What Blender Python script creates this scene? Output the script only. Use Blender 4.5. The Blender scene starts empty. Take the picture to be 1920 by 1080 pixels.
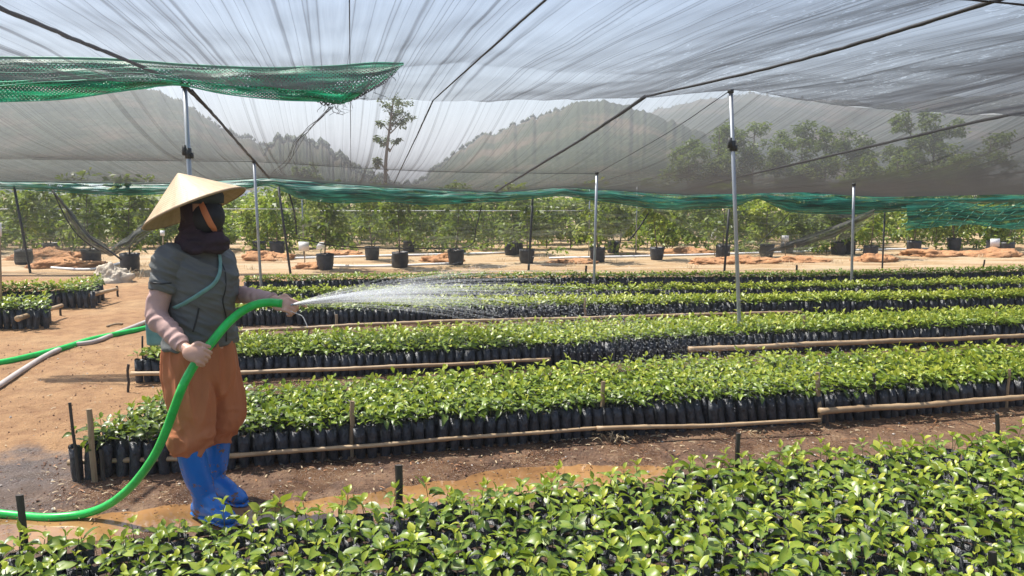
import bpy, math, random
import numpy as np
from mathutils import Vector, Matrix, noise as mnoise
random.seed(7); rng = np.random.default_rng(11)
sc = bpy.context.scene
PI = math.pi
# ------------------------------------------------------------------ camera
F_PX, CAM_H = 1423.0, 1.5
PITCH = math.atan(195 / F_PX)
cam_d = bpy.data.cameras.new('camera'); cam = bpy.data.objects.new('camera', cam_d)
sc.collection.objects.link(cam); sc.camera = cam
cam_d.sensor_width = 36; cam_d.lens = F_PX / 1920 * 36
cam_d.clip_start = 0.05; cam_d.clip_end = 5000
cam.location = (0, 0, CAM_H); cam.rotation_euler = (PI / 2 - PITCH, 0, 0)
# ------------------------------------------------------------------ sky and sun
SUN_EL = math.radians(62); SUN_DIR2 = Vector((-0.80, 0.45)).normalized()
w = bpy.data.worlds.new('World'); sc.world = w; w.use_nodes = True
nt = w.node_tree; bg = nt.nodes['Background']
sky = nt.nodes.new('ShaderNodeTexSky'); sky.sky_type = 'NISHITA'; sky.sun_disc = False
sky.sun_elevation = SUN_EL; sky.sun_rotation = math.atan2(SUN_DIR2.x, SUN_DIR2.y)
sky.dust_density = 1.6; sky.air_density = 1.0; sky.ozone_density = 1.5
nt.links.new(sky.outputs[0], bg.inputs[0]); bg.inputs[1].default_value = 0.12
sl = bpy.data.lights.new('sun', 'SUN'); sl.energy = 4.9; sl.angle = math.radians(0.5); sl.color = (1, 0.95, 0.87)
so = bpy.data.objects.new('sun', sl); sc.collection.objects.link(so)
sd = Vector((SUN_DIR2.x * math.cos(SUN_EL), SUN_DIR2.y * math.cos(SUN_EL), math.sin(SUN_EL)))
so.rotation_euler = sd.to_track_quat('Z', 'Y').to_euler(); so.location = (-20, 10, 40)
sc.view_settings.view_transform = 'Standard'; sc.view_settings.look = 'None'
sc.view_settings.exposure = 1.0; sc.view_settings.gamma = 1
sc.cycles.transparent_max_bounces = 32
sc.cycles.max_bounces = 8

# ------------------------------------------------------------------ photo measurement -> world
cp, sp = math.cos(PITCH), math.sin(PITCH)
def ray(px, py):
    x = (px - 960) / F_PX; y = (540 - py) / F_PX
    return np.array([x, cp + y * sp, -sp + y * cp])
def G(px, py, z=0.0):
    r = ray(px, py); return r * ((z - CAM_H) / r[2]) + np.array([0, 0, CAM_H])
def P(px, py, Y):
    r = ray(px, py); return r * (Y / r[1]) + np.array([0, 0, CAM_H])
def proj(p):
    p = np.asarray(p, float); x, y, z = p[..., 0], p[..., 1], p[..., 2] - CAM_H
    dep = y * cp - z * sp; up = y * sp + z * cp
    return 960 + F_PX * x / dep, 540 - F_PX * up / dep, dep
TH = math.radians(13.3); UU = np.array([math.cos(TH), math.sin(TH), 0]); VV = np.array([-math.sin(TH), math.cos(TH), 0])

# ------------------------------------------------------------------ scene helpers
C = sc.collection
def setp(o, label=None, cat=None, group=None, kind=None):
    if label: o['label'] = label
    if cat: o['category'] = cat
    if group: o['group'] = group
    if kind: o['kind'] = kind
    return o
def link(name, me, parent=None):
    o = bpy.data.objects.new(name, me); C.objects.link(o)
    if parent: o.parent = parent
    return o
def thing(name, label, cat, loc=(0, 0, 0), rz=0, group=None):
    o = bpy.data.objects.new(name, None); C.objects.link(o); o.empty_display_size = 0.1
    o.location = loc; o.rotation_euler = (0, 0, rz)
    return setp(o, label, cat, group)

class MB:
    """collects numpy mesh pieces"""
    def __init__(s): s.V = []; s.F4 = []; s.F3 = []; s.M4 = []; s.M3 = []; s.n = 0; s.A = []
    def add(s, V, F, mat=0, attr=None):
        V = np.asarray(V, np.float32).reshape(-1, 3); F = np.asarray(F, np.int64)
        a = np.zeros((len(V), 3), np.float32)
        if attr is not None: a[:] = attr
        s.V.append(V); s.A.append(a)
        m = np.broadcast_to(np.asarray(mat, np.int32), (len(F),))
        if F.shape[1] == 4: s.F4.append(F + s.n); s.M4.append(m)
        else: s.F3.append(F + s.n); s.M3.append(m)
        s.n += len(V); return s
    def arrays(s):
        V = np.concatenate(s.V); A = np.concatenate(s.A)
        F4 = np.concatenate(s.F4) if s.F4 else np.zeros((0, 4), int); F3 = np.concatenate(s.F3) if s.F3 else np.zeros((0, 3), int)
        M4 = np.concatenate(s.M4) if s.M4 else np.zeros(0, int); M3 = np.concatenate(s.M3) if s.M3 else np.zeros(0, int)
        return V, A, F4, F3, M4, M3
    def mesh(s, name, mats, smooth=True, recalc=False):
        V, A, F4, F3, M4, M3 = s.arrays()
        me = bpy.data.meshes.new(name)
        me.vertices.add(len(V)); me.vertices.foreach_set('co', V.ravel().astype(np.float32))
        L = np.concatenate([F4.ravel(), F3.ravel()]).astype(np.int32)
        me.loops.add(len(L)); me.loops.foreach_set('vertex_index', L)
        st = np.concatenate([np.arange(len(F4)) * 4, len(F4) * 4 + np.arange(len(F3)) * 3]).astype(np.int32)
        me.polygons.add(len(st)); me.polygons.foreach_set('loop_start', st)
        me.polygons.foreach_set('loop_total', np.concatenate([np.full(len(F4), 4), np.full(len(F3), 3)]).astype(np.int32))
        me.polygons.foreach_set('material_index', np.concatenate([M4, M3]).astype(np.int32))
        me.polygons.foreach_set('use_smooth', np.full(len(st), smooth))
        if A.any():
            at = me.attributes.new('tint', 'FLOAT_VECTOR', 'POINT'); at.data.foreach_set('vector', A.ravel())
        for m in (mats if isinstance(mats, (list, tuple)) else [mats]): me.materials.append(m)
        me.update(calc_edges=True); me.validate()
        return me
    def obj(s, name, mats, parent=None, smooth=True):
        return link(name, s.mesh(name, mats, smooth), parent)

def catmull(pts, n=8):
    pts = [np.asarray(p, float) for p in pts]
    if len(pts) < 3: return np.array(pts)
    q = [2 * pts[0] - pts[1]] + pts + [2 * pts[-1] - pts[-2]]
    out = []
    for i in range(1, len(q) - 2):
        for k in range(n):
            t = k / n; a, b, c, d = q[i - 1:i + 3]
            out.append(.5 * ((2 * b) + (-a + c) * t + (2 * a - 5 * b + 4 * c - d) * t * t + (-a + 3 * b - 3 * c + d) * t ** 3))
    out.append(pts[-1]); return np.array(out)
def tube(pts, rad, seg=8, up=None, cap=True, flat=1.0):
    """swept tube; rad scalar, list of r or (rx,ry)"""
    pts = np.asarray(pts, float); n = len(pts)
    R = np.array([(r, r * flat) if np.isscalar(r) else r for r in (rad if not np.isscalar(rad) else [rad] * n)], float)
    T = np.gradient(pts, axis=0); T /= np.linalg.norm(T, axis=1)[:, None] + 1e-9
    u = np.array(up, float) if up is not None else (np.array([0, 0, 1.]) if abs(T[0][2]) < .9 else np.array([1., 0, 0]))
    V = []; ang = np.linspace(0, 2 * PI, seg, endpoint=False)
    for i in range(n):
        u = u - T[i] * u.dot(T[i]); u /= np.linalg.norm(u) + 1e-9; s = np.cross(T[i], u)
        V.append(pts[i] + np.outer(np.cos(ang) * R[i, 0], s) + np.outer(np.sin(ang) * R[i, 1], u))
    V = np.concatenate(V); F = []
    for i in range(n - 1):
        for k in range(seg):
            a = i * seg + k; b = i * seg + (k + 1) % seg
            F.append((a, b, b + seg, a + seg))
    if cap:
        c0 = len(V); V = np.vstack([V, pts[0], pts[-1]])
        T3 = [(c0, (k + 1) % seg, k) for k in range(seg)] + [(c0 + 1, (n - 1) * seg + k, (n - 1) * seg + (k + 1) % seg) for k in range(seg)]
        return V, np.array(F), np.array(T3)
    return V, np.array(F), None
def addtube(mb, pts, rad, seg=8, mat=0, attr=None, **k):
    V, F, T3 = tube(pts, rad, seg, **k)
    n0 = mb.n; mb.add(V, F, mat, attr)
    if T3 is not None: mb.F3.append(T3 + n0); mb.M3.append(np.full(len(T3), mat, np.int32))
    return mb
def box(mb, c, s, rot=None, mat=0):
    v = np.array([(x, y, z) for x in (-1, 1) for y in (-1, 1) for z in (-1, 1)], float) * np.array(s) / 2
    if rot is not None: v = v @ np.asarray(rot).T
    F = [(0, 1, 3, 2), (4, 6, 7, 5), (0, 4, 5, 1), (2, 3, 7, 6), (0, 2, 6, 4), (1, 5, 7, 3)]
    mb.add(v + np.array(c), F, mat); return mb
def ellipsoid(mb, c, r, rot=None, seg=16, rings=10, mat=0, attr=None):
    c = np.asarray(c, float)
    v = [(0, 0, -1)]
    for i in range(1, rings):
        a = -PI / 2 + PI * i / rings
        for k in range(seg): b = 2 * PI * k / seg; v.append((math.cos(a) * math.cos(b), math.cos(a) * math.sin(b), math.sin(a)))
    v.append((0, 0, 1)); v = np.array(v) * np.array(r)
    if rot is not None: v = v @ np.asarray(rot).T
    F = []; T3 = []
    for i in range(rings - 2):
        for k in range(seg):
            a = 1 + i * seg + k; b = 1 + i * seg + (k + 1) % seg; F.append((a, b, b + seg, a + seg))
    for k in range(seg):
        T3.append((0, 1 + (k + 1) % seg, 1 + k)); e = 1 + (rings - 2) * seg
        T3.append((len(v) - 1, e + k, e + (k + 1) % seg))
    n0 = mb.n; mb.add(v + c, F, mat, attr); mb.F3.append(np.array(T3) + n0); mb.M3.append(np.full(len(T3), mat, np.int32)); return mb
def remesh(mb, voxel, mat, name, smooth=6, disp=None, cut=None):
    me = mb.mesh('tmp', mat); o = link('tmp', me)
    m = o.modifiers.new('r', 'REMESH'); m.mode = 'VOXEL'; m.voxel_size = voxel; m.use_smooth_shade = True
    if smooth:
        s = o.modifiers.new('s', 'SMOOTH'); s.iterations = smooth; s.factor = .5
    dg = bpy.context.evaluated_depsgraph_get(); dg.update()
    me2 = bpy.data.meshes.new_from_object(o.evaluated_get(dg)); me2.name = name
    bpy.data.objects.remove(o)
    if disp or cut:
        n = len(me2.vertices); co = np.empty(n * 3, np.float32); me2.vertices.foreach_get('co', co); co = co.reshape(-1, 3)
        no = np.empty(n * 3, np.float32); me2.vertex_normals.foreach_get('vector', no); no = no.reshape(-1, 3)
        if disp:
            co = co + no * disp(co, no)[:, None]; me2.vertices.foreach_set('co', co.ravel().astype(np.float32))
        if cut:
            import bmesh
            keep = cut(co); bm = bmesh.new(); bm.from_mesh(me2); bm.verts.ensure_lookup_table()
            bmesh.ops.delete(bm, geom=[v for v in bm.verts if not keep[v.index]], context='VERTS'); bm.to_mesh(me2); bm.free()
    me2.materials.clear(); me2.materials.append(mat)
    me2.polygons.foreach_set('use_smooth', np.full(len(me2.polygons), True)); me2.update()
    return me2
def nz(p, s=1.0, o=0.0): return mnoise.noise(Vector((p[0] * s + o, p[1] * s + o * 1.7, p[2] * s - o)))
def nzv(co, sc3, o=0.0):
    s = np.asarray(sc3, float); q = np.asarray(co, float) * s + o
    return np.array([mnoise.noise(Vector(v)) for v in q])

# ------------------------------------------------------------------ materials
def nn(nt, t, **k):
    n = nt.nodes.new(t)
    for a, b in k.items(): setattr(n, a, b)
    return n
def newmat(name):
    m = bpy.data.materials.new(name); m.use_nodes = True; nt = m.node_tree
    return m, nt, nt.nodes['Principled BSDF'], nt.nodes['Material Output']
def math_n(nt, op, a, b=None):
    n = nn(nt, 'ShaderNodeMath', operation=op)
    for i, v in enumerate((a, b)):
        if v is None: continue
        if isinstance(v, (int, float)): n.inputs[i].default_value = v
        else: nt.links.new(v, n.inputs[i])
    return n.outputs[0]
def texco(nt, kind='Object', scale=(1, 1, 1), rot=(0, 0, 0)):
    t = nn(nt, 'ShaderNodeTexCoord'); m = nn(nt, 'ShaderNodeMapping'); m.inputs['Scale'].default_value = scale; m.inputs['Rotation'].default_value = rot
    nt.links.new(t.outputs[kind], m.inputs[0]); return m.outputs[0]
def noise_n(nt, co, scale, detail=4, rough=.55, dist=0):
    n = nn(nt, 'ShaderNodeTexNoise'); n.inputs['Scale'].default_value = scale; n.inputs['Detail'].default_value = detail
    n.inputs['Roughness'].default_value = rough; n.inputs['Distortion'].default_value = dist
    nt.links.new(co, n.inputs['Vector']); return n.outputs['Fac']
def ramp(nt, fac, stops):
    r = nn(nt, 'ShaderNodeValToRGB'); e = r.color_ramp.elements
    while len(e) < len(stops): e.new(.5)
    for i, (p, c) in enumerate(stops): e[i].position = p; e[i].color = tuple(c) + (1,) if len(c) == 3 else c
    nt.links.new(fac, r.inputs[0]); return r.outputs[0]
def mixc(nt, fac, a, b, mode='MIX'):
    n = nn(nt, 'ShaderNodeMix', data_type='RGBA', blend_type=mode)
    for i, v in ((0, fac), (6, a), (7, b)):
        if isinstance(v, (int, float)): n.inputs[i].default_value = v
        elif isinstance(v, tuple): n.inputs[i].default_value = v + (1,)
        else: nt.links.new(v, n.inputs[i])
    return n.outputs[2]
def bump(nt, bs, h, strength=.3, dist=.01):
    b = nn(nt, 'ShaderNodeBump'); b.inputs['Strength'].default_value = strength; b.inputs['Distance'].default_value = dist
    nt.links.new(h, b.inputs['Height']); nt.links.new(b.outputs[0], bs.inputs['Normal'])
def simple(name, c1, c2, scale=8, rough=.7, bstr=.3, bscale=60, bdist=.004, stretch=(1, 1, 1), metallic=0, spec=.5, coat=0, sheen=0):
    m, nt, bs, out = newmat(name); co = texco(nt, 'Object', stretch)
    f = noise_n(nt, co, scale, 5, .6); nt.links.new(ramp(nt, f, [(.3, c1), (.7, c2)]), bs.inputs['Base Color'])
    bs.inputs['Roughness'].default_value = rough; bs.inputs['Metallic'].default_value = metallic; bs.inputs['Specular IOR Level'].default_value = spec
    bs.inputs['Coat Weight'].default_value = coat; bs.inputs['Sheen Weight'].default_value = sheen
    if bstr: bump(nt, bs, noise_n(nt, co, bscale, 4, .6), bstr, bdist)
    return m
M = {}
M['hose'] = simple('green_pvc', (.008, .36, .05), (.018, .60, .10), 16, .34, .15, 60, .002)
M['greypipe'] = simple('grey_pipe', (.36, .31, .27), (.52, .46, .42), 6, .5, .1)
M['bamboo'] = simple('bamboo', (.26, .17, .09), (.50, .36, .21), 5, .55, .3, 30, .003, (1, 1, 1))
M['stake_light'] = simple('weathered_wood', (.22, .15, .09), (.38, .28, .17), 6, .8, .5, 40, .004, (6, 6, 1))
M['stake_dark'] = simple('dark_wood', (.030, .024, .020), (.07, .055, .045), 8, .75, .5, 40, .004, (6, 6, 1))
M['steel'] = simple('galvanised_steel', (.28, .30, .32), (.42, .44, .45), 14, .42, .1, 50, .001, (1, 1, .2), .7)
M['blackpost'] = simple('black_post', (.02, .022, .022), (.04, .045, .045), 8, .6, .1)
M['rope'] = simple('black_rope', (.008, .009, .01), (.03, .03, .032), 30, .7, .4, 80, .004)
M['bag'] = simple('black_poly_bag', (.014, .016, .021), (.055, .060, .070), 22, .40, 1.0, 42, .014, (1, 1, .7))
M['soil'] = simple('potting_soil', (.035, .020, .013), (.12, .07, .045), 40, .9, .8, 120, .01)
M['bigbag'] = simple('black_grow_bag', (.015, .016, .019), (.05, .052, .058), 9, .5, .8, 14, .02)
M['bark'] = simple('bark', (.09, .07, .05), (.2, .16, .12), 12, .85, .6, 30, .02, (1, 1, .2))
M['white'] = simple('white_card', (.72, .73, .74), (.82, .82, .82), 8, .6, 0)
M['rock'] = simple('pale_rock', (.38, .32, .24), (.60, .53, .42), 4, .9, .8, 9, .04)
M['mound'] = simple('orange_soil', (.28, .13, .055), (.46, .24, .11), 5, .95, .9, 12, .06)
M['skin'] = simple('skin', (.48, .27, .19), (.60, .36, .26), 14, .5, .15, 90, .001)
M['jacket'] = simple('grey_jacket', (.088, .094, .090), (.132, .140, .133), 5, .7, .4, 26, .006, (1, 1, 1.8))
M['trousers'] = simple('rust_trousers', (.38, .125, .048), (.50, .18, .075), 4, .85, .45, 22, .007, (1.6, 1.6, .5))
M['sleeve'] = simple('pink_sleeve', (.38, .24, .21), (.52, .35, .31), 9, .8, .4, 70, .003)
M['boot'] = simple('blue_rubber', (.008, .10, .36), (.012, .14, .46), 4, .24, .15, 25, .004, coat=.2)
M['scarf'] = simple('plum_scarf', (.022, .012, .018), (.045, .022, .032), 14, .85, .6, 40, .006)
M['mask'] = simple('black_mask', (.008, .009, .012), (.016, .018, .022), 14, .7, .2)
M['visor'] = simple('slate_cloth', (.02, .03, .04), (.04, .05, .06), 14, .7, .2)
M['orange'] = simple('orange_ribbon', (.50, .17, .07), (.62, .23, .10), 14, .6, .2)
M['strap'] = simple('teal_strap', (.12, .27, .26), (.20, .38, .36), 20, .7, .3)
M['dark'] = simple('dark_seam', (.012, .014, .016), (.02, .022, .024), 20, .5, 0)
M['red'] = simple('red_cloth', (.6, .05, .03), (.7, .08, .05), 3, .7, .1)
M['shed'] = simple('grey_sheet_roof', (.30, .36, .42), (.42, .48, .52), 3, .5, .1)

m, nt, bs, out = newmat('blue_rubber_muddy'); co = texco(nt); sz_ = nn(nt, 'ShaderNodeSeparateXYZ'); nt.links.new(co, sz_.inputs[0])
lv_ = math_n(nt, 'SUBTRACT', .60, math_n(nt, 'MULTIPLY', sz_.outputs[2], 1.1)); md_ = math_n(nt, 'GREATER_THAN', math_n(nt, 'ADD', noise_n(nt, co, 26, 5, .75), math_n(nt, 'MULTIPLY', lv_, .30)), .735)
nt.links.new(mixc(nt, md_, ramp(nt, noise_n(nt, co, 5, 3), [(.3, (.010, .13, .44)), (.7, (.018, .19, .58))]), (.20, .115, .06)), bs.inputs['Base Color'])
nt.links.new(math_n(nt, 'ADD', math_n(nt, 'MULTIPLY', md_, .6), .22), bs.inputs['Roughness']); bump(nt, bs, noise_n(nt, co, 12, 4), .25, .01); M['boot'] = m
def leafmat(name, stops, trans=.35, rough=.35, midc=(.30, .34, .05), mid=.5):
    m, nt, bs, out = newmat(name)
    a = nn(nt, 'ShaderNodeAttribute', attribute_name='tint'); s = nn(nt, 'ShaderNodeSeparateXYZ'); nt.links.new(a.outputs['Vector'], s.inputs[0])
    oi = nn(nt, 'ShaderNodeObjectInfo')
    t = math_n(nt, 'ADD', s.outputs[0], math_n(nt, 'MULTIPLY', math_n(nt, 'SUBTRACT', oi.outputs['Random'], .5), .22))
    blot = noise_n(nt, texco(nt, 'Object'), 70, 2)
    t = math_n(nt, 'ADD', t, math_n(nt, 'MULTIPLY', math_n(nt, 'SUBTRACT', blot, .5), .35))
    col = ramp(nt, t, stops); col = mixc(nt, math_n(nt, 'MULTIPLY', s.outputs[1], mid), col, midc)
    nt.links.new(col, bs.inputs['Base Color']); bs.inputs['Roughness'].default_value = rough
    tr = nn(nt, 'ShaderNodeBsdfTranslucent'); nt.links.new(mixc(nt, .5, col, (.30, .42, .03)), tr.inputs[0])
    mx = nn(nt, 'ShaderNodeMixShader'); mx.inputs[0].default_value = trans
    nt.links.new(bs.outputs[0], mx.inputs[1]); nt.links.new(tr.outputs[0], mx.inputs[2]); nt.links.new(mx.outputs[0], out.inputs[0])
    return m
M['leaf'] = leafmat('coffee_leaf', [(0.0, (.012, .045, .012)), (.30, (.055, .13, .016)), (.60, (.19, .29, .025)), (1.0, (.46, .48, .05))], .28, .38)
M['leaf_far'] = leafmat('sapling_leaf', [(0.0, (.03, .06, .02)), (.35, (.09, .15, .025)), (.65, (.22, .28, .04)), (1.0, (.42, .42, .08))], .40, .45)
M['leaf_dark'] = leafmat('tree_leaf', [(0.0, (.025, .05, .018)), (.5, (.06, .09, .03)), (1.0, (.13, .16, .05))], .25, .5)
M['stem'] = simple('green_stem', (.06, .08, .03), (.13, .13, .05), 30, .6, 0)

def netmat(name, k0, col, trc, stripe=1.0, rot=TH, right=0.0, glint=0.0, spec=.3, fine=26):
    """woven shade net: the light it lets through falls as the threads are seen more edge-on"""
    m, nt, bs, out = newmat(name)
    tc = nn(nt, 'ShaderNodeTexCoord')
    vr = nn(nt, 'ShaderNodeVectorRotate', rotation_type='Z_AXIS'); vr.inputs['Angle'].default_value = -rot; nt.links.new(tc.outputs['Object'], vr.inputs['Vector'])
    def mapped(s):
        mp = nn(nt, 'ShaderNodeMapping'); mp.inputs['Scale'].default_value = s; nt.links.new(vr.outputs[0], mp.inputs[0]); return mp.outputs[0]
    a = noise_n(nt, mapped((fine, .55, 1)), 1.0, 3, .6)
    b = noise_n(nt, mapped((9, .015, 0)), 1.0, 1, .5)
    c = noise_n(nt, mapped((.45, .35, 1)), 1.0, 3, .5)
    ridge = math_n(nt, 'POWER', math_n(nt, 'SUBTRACT', 1, math_n(nt, 'MULTIPLY', math_n(nt, 'ABSOLUTE', math_n(nt, 'SUBTRACT', b, .5)), 2)), 80)
    kk = math_n(nt, 'ADD', math_n(nt, 'MULTIPLY', math_n(nt, 'SUBTRACT', a, .5), 1.0 * stripe), math_n(nt, 'ADD', 1, math_n(nt, 'MULTIPLY', ridge, 1.3 * stripe)))
    kk = math_n(nt, 'ADD', kk, math_n(nt, 'MULTIPLY', math_n(nt, 'SUBTRACT', c, .5), .9))
    if right:
        sx = nn(nt, 'ShaderNodeSeparateXYZ'); nt.links.new(tc.outputs['Object'], sx.inputs[0])
        mr = nn(nt, 'ShaderNodeMapRange'); mr.inputs[1].default_value = 0.6; mr.inputs[2].default_value = 6.0; mr.inputs[3].default_value = 1.0; mr.inputs[4].default_value = 1 + right
        nt.links.new(sx.outputs[0], mr.inputs[0]); kk = math_n(nt, 'MULTIPLY', kk, mr.outputs[0])
    kk = math_n(nt, 'MAXIMUM', kk, .15)
    if glint:  # wrinkle glints put into the transparency: noise spots where the net is thinned
        mrn = nn(nt, 'ShaderNodeMapRange'); mrn.inputs[1].default_value = 0.0; mrn.inputs[2].default_value = 2.5; nt.links.new(sx.outputs[0], mrn.inputs[0]); mrg = mrn.outputs[0]
        g = noise_n(nt, mapped((30, 9, 1)), 1.0, 3, .7, .6); g2 = noise_n(nt, mapped((1.6, 1.0, 1)), 1.0, 2)
        gl = math_n(nt, 'MULTIPLY', math_n(nt, 'MULTIPLY', math_n(nt, 'MAXIMUM', math_n(nt, 'SUBTRACT', g, .565), 0), 14), math_n(nt, 'MULTIPLY', math_n(nt, 'GREATER_THAN', g2, .50), mrg))
        kk = math_n(nt, 'MULTIPLY', kk, math_n(nt, 'SUBTRACT', 1, math_n(nt, 'MULTIPLY', math_n(nt, 'MINIMUM', gl, 1), glint)))
    ge = nn(nt, 'ShaderNodeNewGeometry'); dp = nn(nt, 'ShaderNodeVectorMath', operation='DOT_PRODUCT')
    nt.links.new(ge.outputs['Normal'], dp.inputs[0]); nt.links.new(ge.outputs['Incoming'], dp.inputs[1])
    cosv = math_n(nt, 'MAXIMUM', math_n(nt, 'ABSOLUTE', dp.outputs['Value']), .03)
    T = math_n(nt, 'POWER', math.exp(-k0), math_n(nt, 'DIVIDE', kk, cosv))
    bs.inputs['Base Color'].default_value = col + (1,); bs.inputs['Roughness'].default_value = .5; bs.inputs['Specular IOR Level'].default_value = spec
    wb = noise_n(nt, mapped((9, 2.5, 1)), 1.0, 4, .6); bump(nt, bs, wb, .6, .03)
    tl = nn(nt, 'ShaderNodeBsdfTranslucent'); tl.inputs[0].default_value = trc + (1,)
    ad = nn(nt, 'ShaderNodeMixShader'); ad.inputs[0].default_value = .55; nt.links.new(bs.outputs[0], ad.inputs[1]); nt.links.new(tl.outputs[0], ad.inputs[2])
    tp = nn(nt, 'ShaderNodeBsdfTransparent'); mx = nn(nt, 'ShaderNodeMixShader')
    nt.links.new(T, mx.inputs[0]); nt.links.new(ad.outputs[0], mx.inputs[1]); nt.links.new(tp.outputs[0], mx.inputs[2]); nt.links.new(mx.outputs[0], out.inputs[0])
    return m
M['net_near'] = netmat('near_shade_cloth', .112, (.020, .021, .024), (.040, .044, .052), 1.0, right=2.6, glint=.5)
M['net_far'] = netmat('far_shade_cloth', .105, (.028, .028, .027), (.036, .036, .036), .9, right=2.3)
def meshmat(name, col, cell=.012, cover=.42, trc=None, uvs=True):
    """knitted net: diamond threads in metres of UV"""
    m, nt, bs, out = newmat(name)
    uv = nn(nt, 'ShaderNodeUVMap', uv_map='uv')
    s = nn(nt, 'ShaderNodeSeparateXYZ'); nt.links.new(uv.outputs[0], s.inputs[0])
    a = math_n(nt, 'ADD', s.outputs[0], s.outputs[1]); b = math_n(nt, 'SUBTRACT', s.outputs[0], s.outputs[1])
    def thread(x):
        fr = math_n(nt, 'FRACT', math_n(nt, 'DIVIDE', x, cell)); return math_n(nt, 'ABSOLUTE', math_n(nt, 'SUBTRACT', fr, .5))
    mn = math_n(nt, 'MINIMUM', thread(a), thread(b))
    nzf = noise_n(nt, texco(nt, 'UV', (1.2, 11, 1)), 1.0, 5, .65, .5)
    wd = math_n(nt, 'MULTIPLY', math_n(nt, 'SUBTRACT', math_n(nt, 'MULTIPLY', nzf, 1.7), .42), cover)
    al = math_n(nt, 'LESS_THAN', mn, wd)
    bs.inputs['Roughness'].default_value = .45
    fold = noise_n(nt, texco(nt, 'UV', (1.6, 22, 1)), 1.0, 4, .65, .8)
    c2 = ramp(nt, fold, [(.34, tuple(x * .12 for x in col)), (.50, tuple(x * .8 for x in col)), (.64, tuple(min(1, x * 2.0 + .02) for x in col))])  # shading of folds painted into the thread colour as dark and bright stripes
    nt.links.new(c2, bs.inputs['Base Color'])
    tl = nn(nt, 'ShaderNodeBsdfTranslucent'); nt.links.new(c2, tl.inputs[0])
    ad = nn(nt, 'ShaderNodeMixShader'); ad.inputs[0].default_value = .4; nt.links.new(bs.outputs[0], ad.inputs[1]); nt.links.new(tl.outputs[0], ad.inputs[2])
    tp = nn(nt, 'ShaderNodeBsdfTransparent'); mx = nn(nt, 'ShaderNodeMixShader')
    nt.links.new(al, mx.inputs[0]); nt.links.new(tp.outputs[0], mx.inputs[1]); nt.links.new(ad.outputs[0], mx.inputs[2]); nt.links.new(mx.outputs[0], out.inputs[0])
    return m
M['greennet'] = meshmat('green_net', (.012, .38, .20), .034, .60)
M['greenfar'] = meshmat('green_far_net', (.008, .17, .12), .03, .66)
M['blackmesh'] = meshmat('black_mesh', (.02, .022, .02), .038, .62)
M['greymesh'] = meshmat('grey_side_mesh', (.10, .105, .09), .010, .24)
M['greencord_far'] = simple('dark_green_cord', (.008, .16, .10), (.015, .24, .16), 30, .5, .2)
M['greencord'] = simple('green_cord', (.015, .33, .19), (.03, .45, .27), 30, .5, .2)

# ------------------------------------------------------------------ ground
def graded(lo, hi, n0, near_lo, near_hi):
    a = np.linspace(near_lo, near_hi, n0); out = list(a); st = (near_hi - near_lo) / n0
    x = near_hi; s = st
    while x < hi: s *= 1.22; x += s; out.append(min(x, hi))
    x = near_lo; s = st; pre = []
    while x > lo: s *= 1.22; x -= s; pre.append(max(x, lo))
    return np.array(pre[::-1] + out)
PUD = [G(-80, 985)[:2], G(160, 992)[:2], G(330, 968)[:2], G(560, 962)[:2], G(760, 935)[:2], G(950, 905)[:2], G(1100, 893)[:2], G(1240, 878)[:2]]
PW = [.12, .16, .16, .15, .19, .22, .19, .10]
def pud_mask(x, y):
    """1 inside the puddle"""
    d = np.full(x.shape, 9.0)
    for i in range(len(PUD) - 1):
        a, b = PUD[i], PUD[i + 1]; ab = b - a; t = np.clip(((x - a[0]) * ab[0] + (y - a[1]) * ab[1]) / ab.dot(ab), 0, 1)
        dd = np.hypot(x - a[0] - ab[0] * t, y - a[1] - ab[1] * t) - (PW[i] * (1 - t) + PW[i + 1] * t); d = np.minimum(d, dd)
    return d
gx = graded(-1500, 1500, 330, -3.6, 4.6); gy = graded(-60, 2500, 300, 1.6, 8.6)
GX, GY = np.meshgrid(gx, gy, indexing='ij'); gz = np.zeros(GX.shape)
sel = (np.abs(GX) < 30) & (GY > 0) & (GY < 40)
idx = np.argwhere(sel); 
for i, j in idx:
    x, y = GX[i, j], GY[i, j]
    v = .010 * mnoise.noise(Vector((x * 2.2, y * 2.2, 0))) 
    if y < 9 and abs(x) < 5: v += .007 * mnoise.noise(Vector((x * 9, y * 9, 3))) + .0045 * abs(mnoise.noise(Vector((x * 24, y * 24, 5))))
    gz[i, j] = v
pd = pud_mask(GX, GY); gz -= np.where(sel, np.clip((.05 - pd) / .13, 0, 1) * .022, 0)
n1, n2 = GX.shape; V = np.stack([GX, GY, gz], -1).reshape(-1, 3)
ii, jj = np.meshgrid(np.arange(n1 - 1), np.arange(n2 - 1), indexing='ij'); a = (ii * n2 + jj).ravel()
F = np.stack([a, a + n2, a + n2 + 1, a + 1], -1)
m, nt, bs, out = newmat('dirt'); co = texco(nt, 'Object')
big = noise_n(nt, co, .9, 5, .6); mid = noise_n(nt, co, 6, 5, .65); fin = noise_n(nt, co, 55, 4, .7); 
dry = ramp(nt, big, [(.30, (.30, .145, .055)), (.5, (.42, .22, .09)), (.7, (.52, .33, .16))])
dry = mixc(nt, .5, dry, ramp(nt, mid, [(.35, (.24, .12, .05)), (.6, (.52, .31, .14))]))
wet = ramp(nt, mid, [(.32, (.070, .036, .020)), (.5, (.18, .098, .052)), (.68, (.31, .19, .105))])
vor = nn(nt, 'ShaderNodeTexVoronoi'); vor.inputs['Scale'].default_value = 38; nt.links.new(co, vor.inputs['Vector'])
wet = mixc(nt, math_n(nt, 'MULTIPLY', math_n(nt, 'LESS_THAN', vor.outputs['Distance'], .22), .5), wet, (.10, .045, .028))
sx = nn(nt, 'ShaderNodeSeparateXYZ'); nt.links.new(co, sx.inputs[0])
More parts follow.
